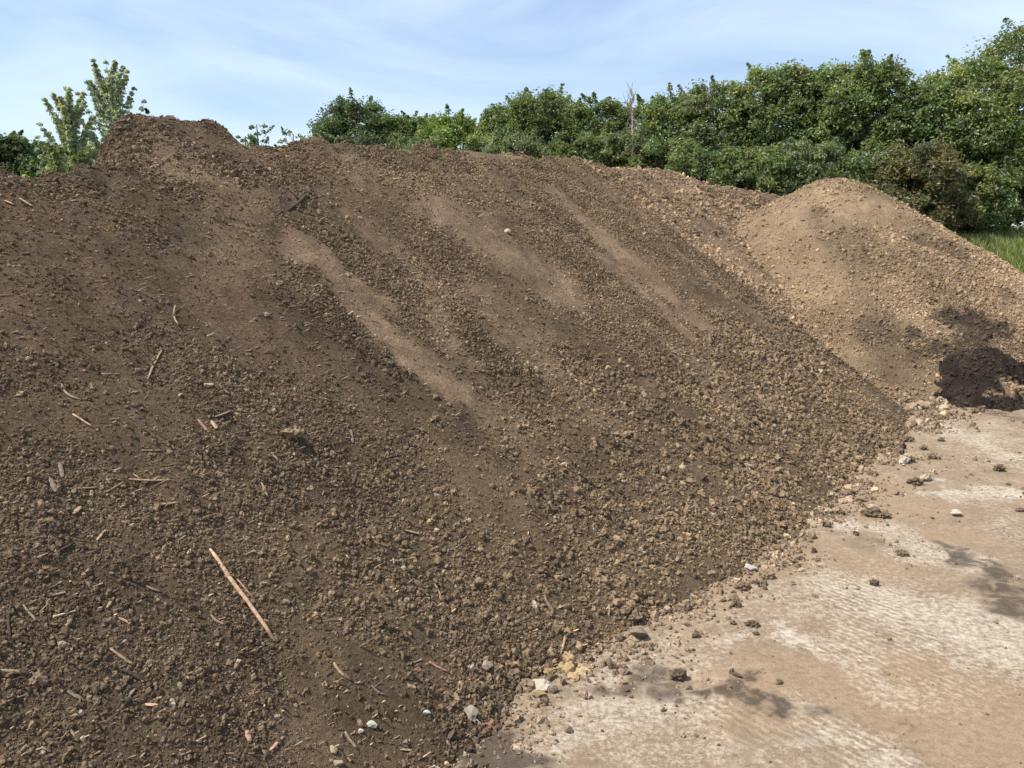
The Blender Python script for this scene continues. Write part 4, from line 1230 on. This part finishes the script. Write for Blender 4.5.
# young saplings with thin foliage right of the hump
for i, (px, top, d, w, lab) in enumerate([(264, 116, 19, .9, "thin sapling left of the two beyond the dark heap's hump"), (294, 126, 19.5, 1.0, "thin sapling right of the two beyond the dark heap's hump"),
                                          (243, 128, 18.5, .7, "smallest sapling close beside the dark heap's hump")]):
    tree("sapling", px, top, d, w, lab, "thin saplings beyond the dark heap", GB, nclump=60, npl=30, leaf=.07, seed=90 + i, low=.15, shoots=8, cat="sapling")

# silvery poplars: upright leaders with feathery ascending branches
def poplar(px, top, dist, width, label, seed, colr):
    R = np.random.default_rng(seed)
    d = ray(px, top); k = dist / d[1]
    bx, by = d[0] * k, dist
    bz = ground_z(bx, by)
    H = CAM_H + d[2] * k - bz
    root = empty("poplar_tree", (bx, by, bz))
    tag(root, label, "tree", "silvery young poplars behind the heap's left hump")
    tb = [([(0, 0, -.1), (.02, 0, H * .4), (-.02, .01, H * .75), (0, 0, H * .99)], [.035, .026, .014, .003], 7)]
    cen, rad = [], []
    nb = 40
    for i in range(nb):
        t = .10 + .84 * i / nb
        az = i * 2.39996 + R.uniform(-.3, .3)
        ln = width * .95 * (1.12 - t) ** .7 * R.uniform(.75, 1.1)
        dv = np.array([math.cos(az) * .72, math.sin(az) * .72, .62 + .5 * t]); dv /= np.linalg.norm(dv)
        p0 = np.array([0, 0, t * H * .95])
        p1 = p0 + dv * ln * .55; p2 = p0 + dv * ln + np.array([0, 0, ln * .22])
        if p2[2] > H * .99: p2[2] = H * .99
        tb.append(([tuple(p0), tuple(p1), tuple(p2)], [.010, .006, .002], 5))
        for q in np.linspace(.15, 1, 9):
            c = (1 - q) ** 2 * p0 + 2 * q * (1 - q) * p1 + q * q * p2
            cen.append(c); rad.append(.078 * (1.3 - .8 * q))
    for q in np.linspace(.75, 1, 7): cen.append(np.array([0, 0, q * H])); rad.append(.07 * (1.5 - q))
    v, f, c = leaf_cloud(np.array(cen), np.array(rad), 34, .058, colr, R, flat=1.2, slender=.6, var=.28)
    mesh_obj("crown", np_mesh("crown", v, f, False, {'col': ('FLOAT_COLOR', c)}), M_LEAF, root)
    tk = mesh_obj("trunk", tubes_mesh("trunk", tb[:1]), M_BARK, root)
    mesh_obj("limbs", tubes_mesh("limbs", tb[1:]), M_BARK, tk)
poplar(106, 63, 13.6, 1.35, "taller silvery poplar rising behind the left end of the hump", 501, (.40, .44, .30))
poplar(66, 90, 13.0, 1.15, "shorter silvery poplar just left of the taller one", 502, (.42, .455, .30))
tree("shrub", 78, 142, 12.6, 1.3, "pale green bush at the foot of the silvery poplars", G2, (.12, .155, .06), nclump=80, npl=60, leaf=.07, seed=131, low=.02, cat="shrub")
tree("shrub", 48, 152, 13.5, 1.0, "low bush between the dark bushy tree and the poplars", G2, (.085, .12, .045), nclump=60, npl=60, leaf=.07, seed=132, low=.02, cat="shrub")

# bare twiggy tree in the hedgerow
def bare_tree():
    R = np.random.default_rng(77)
    d = ray(632, 84); dist = 18.2; k = dist / d[1]
    bx, by = d[0] * k, dist; bz = ground_z(bx, by); H = CAM_H + d[2] * k - bz
    root = empty("bare_tree", (bx, by, bz))
    tag(root, "bare pale twigs standing up out of the green hedgerow", "tree")
    tb = [([(0, 0, -.1), (.05, 0, H * .5), (0, 0, H)], [.04, .025, .004], 6)]
    sub = []
    for i in range(26):
        t = .3 + .65 * i / 26
        az = R.uniform(0, 6.28); ln = R.uniform(.35, .7) * (1.25 - t)
        p0 = Vector((0, 0, t * H)); dv = Vector((math.cos(az) * .6, math.sin(az) * .6, 1)).normalized()
        p1 = p0 + dv * ln
        sub.append(([p0, p0 + dv * ln * .5 + Vector((0, 0, -.03)), p1], [.012, .008, .004], 4))
        for q in range(4):
            a2 = R.uniform(0, 6.28); dw = Vector((math.cos(a2) * .5, math.sin(a2) * .5, .8)).normalized()
            s0 = p0.lerp(p1, .3 + .2 * q); sub.append(([s0, s0 + dw * R.uniform(.12, .28)], [.006, .003], 4))
    m, nt, out = new_mat("dry_twig"); finish(nt, out, (.26, .22, .17, 1), .9, .1)
    mesh_obj("trunk", tubes_mesh("trunk", tb), m, root)
    mesh_obj("twigs", tubes_mesh("twigs", sub), m, root)
bare_tree()

# ------------------------------------------------------------------ rough grass on the bank, right
n = 60000
x, y = rng.uniform(5.5, 13.5, n), rng.uniform(11.6, 16.5, n)
z = h_terrain(x, y) - .03
ok = z > h_cone(x, y) - .02
x, y, z = x[ok], y[ok], z[ok]; n = len(x)
L = rng.uniform(.05, .19, n) * (1 + .8 * fbm(x * 1.3, y * 1.3, 500, 3)); a = rng.uniform(0, 6.28, n); lean = rng.uniform(.1, .6, n)
dx, dy = np.cos(a), np.sin(a)
w = rng.uniform(.004, .008, n)
v = np.stack([np.stack([x - dy * w, y + dx * w, z], 1), np.stack([x + dy * w, y - dx * w, z], 1),
              np.stack([x + dy * w * .7 + dx * L * lean * .4, y - dx * w * .7 + dy * L * lean * .4, z + L * .6], 1),
              np.stack([x + dx * L * lean, y + dy * L * lean, z + L], 1)], 1).reshape(-1, 3)
gc = np.array([[.25, .275, .10]]) * np.exp(rng.normal(0, .25, n))[:, None] * np.stack([1 + rng.normal(0, .2, n), np.ones(n), np.ones(n)], 1)
go = mesh_obj("grass", np_mesh("grass", v, np.arange(n * 4).reshape(-1, 4), False, {'col': ('FLOAT_COLOR', np.repeat(np.clip(gc, .01, .5), 4, 0))}), M_LEAF)
tag(go, "rough bright green grass beyond the tan cone heap at the right edge", "grass", kind="stuff")
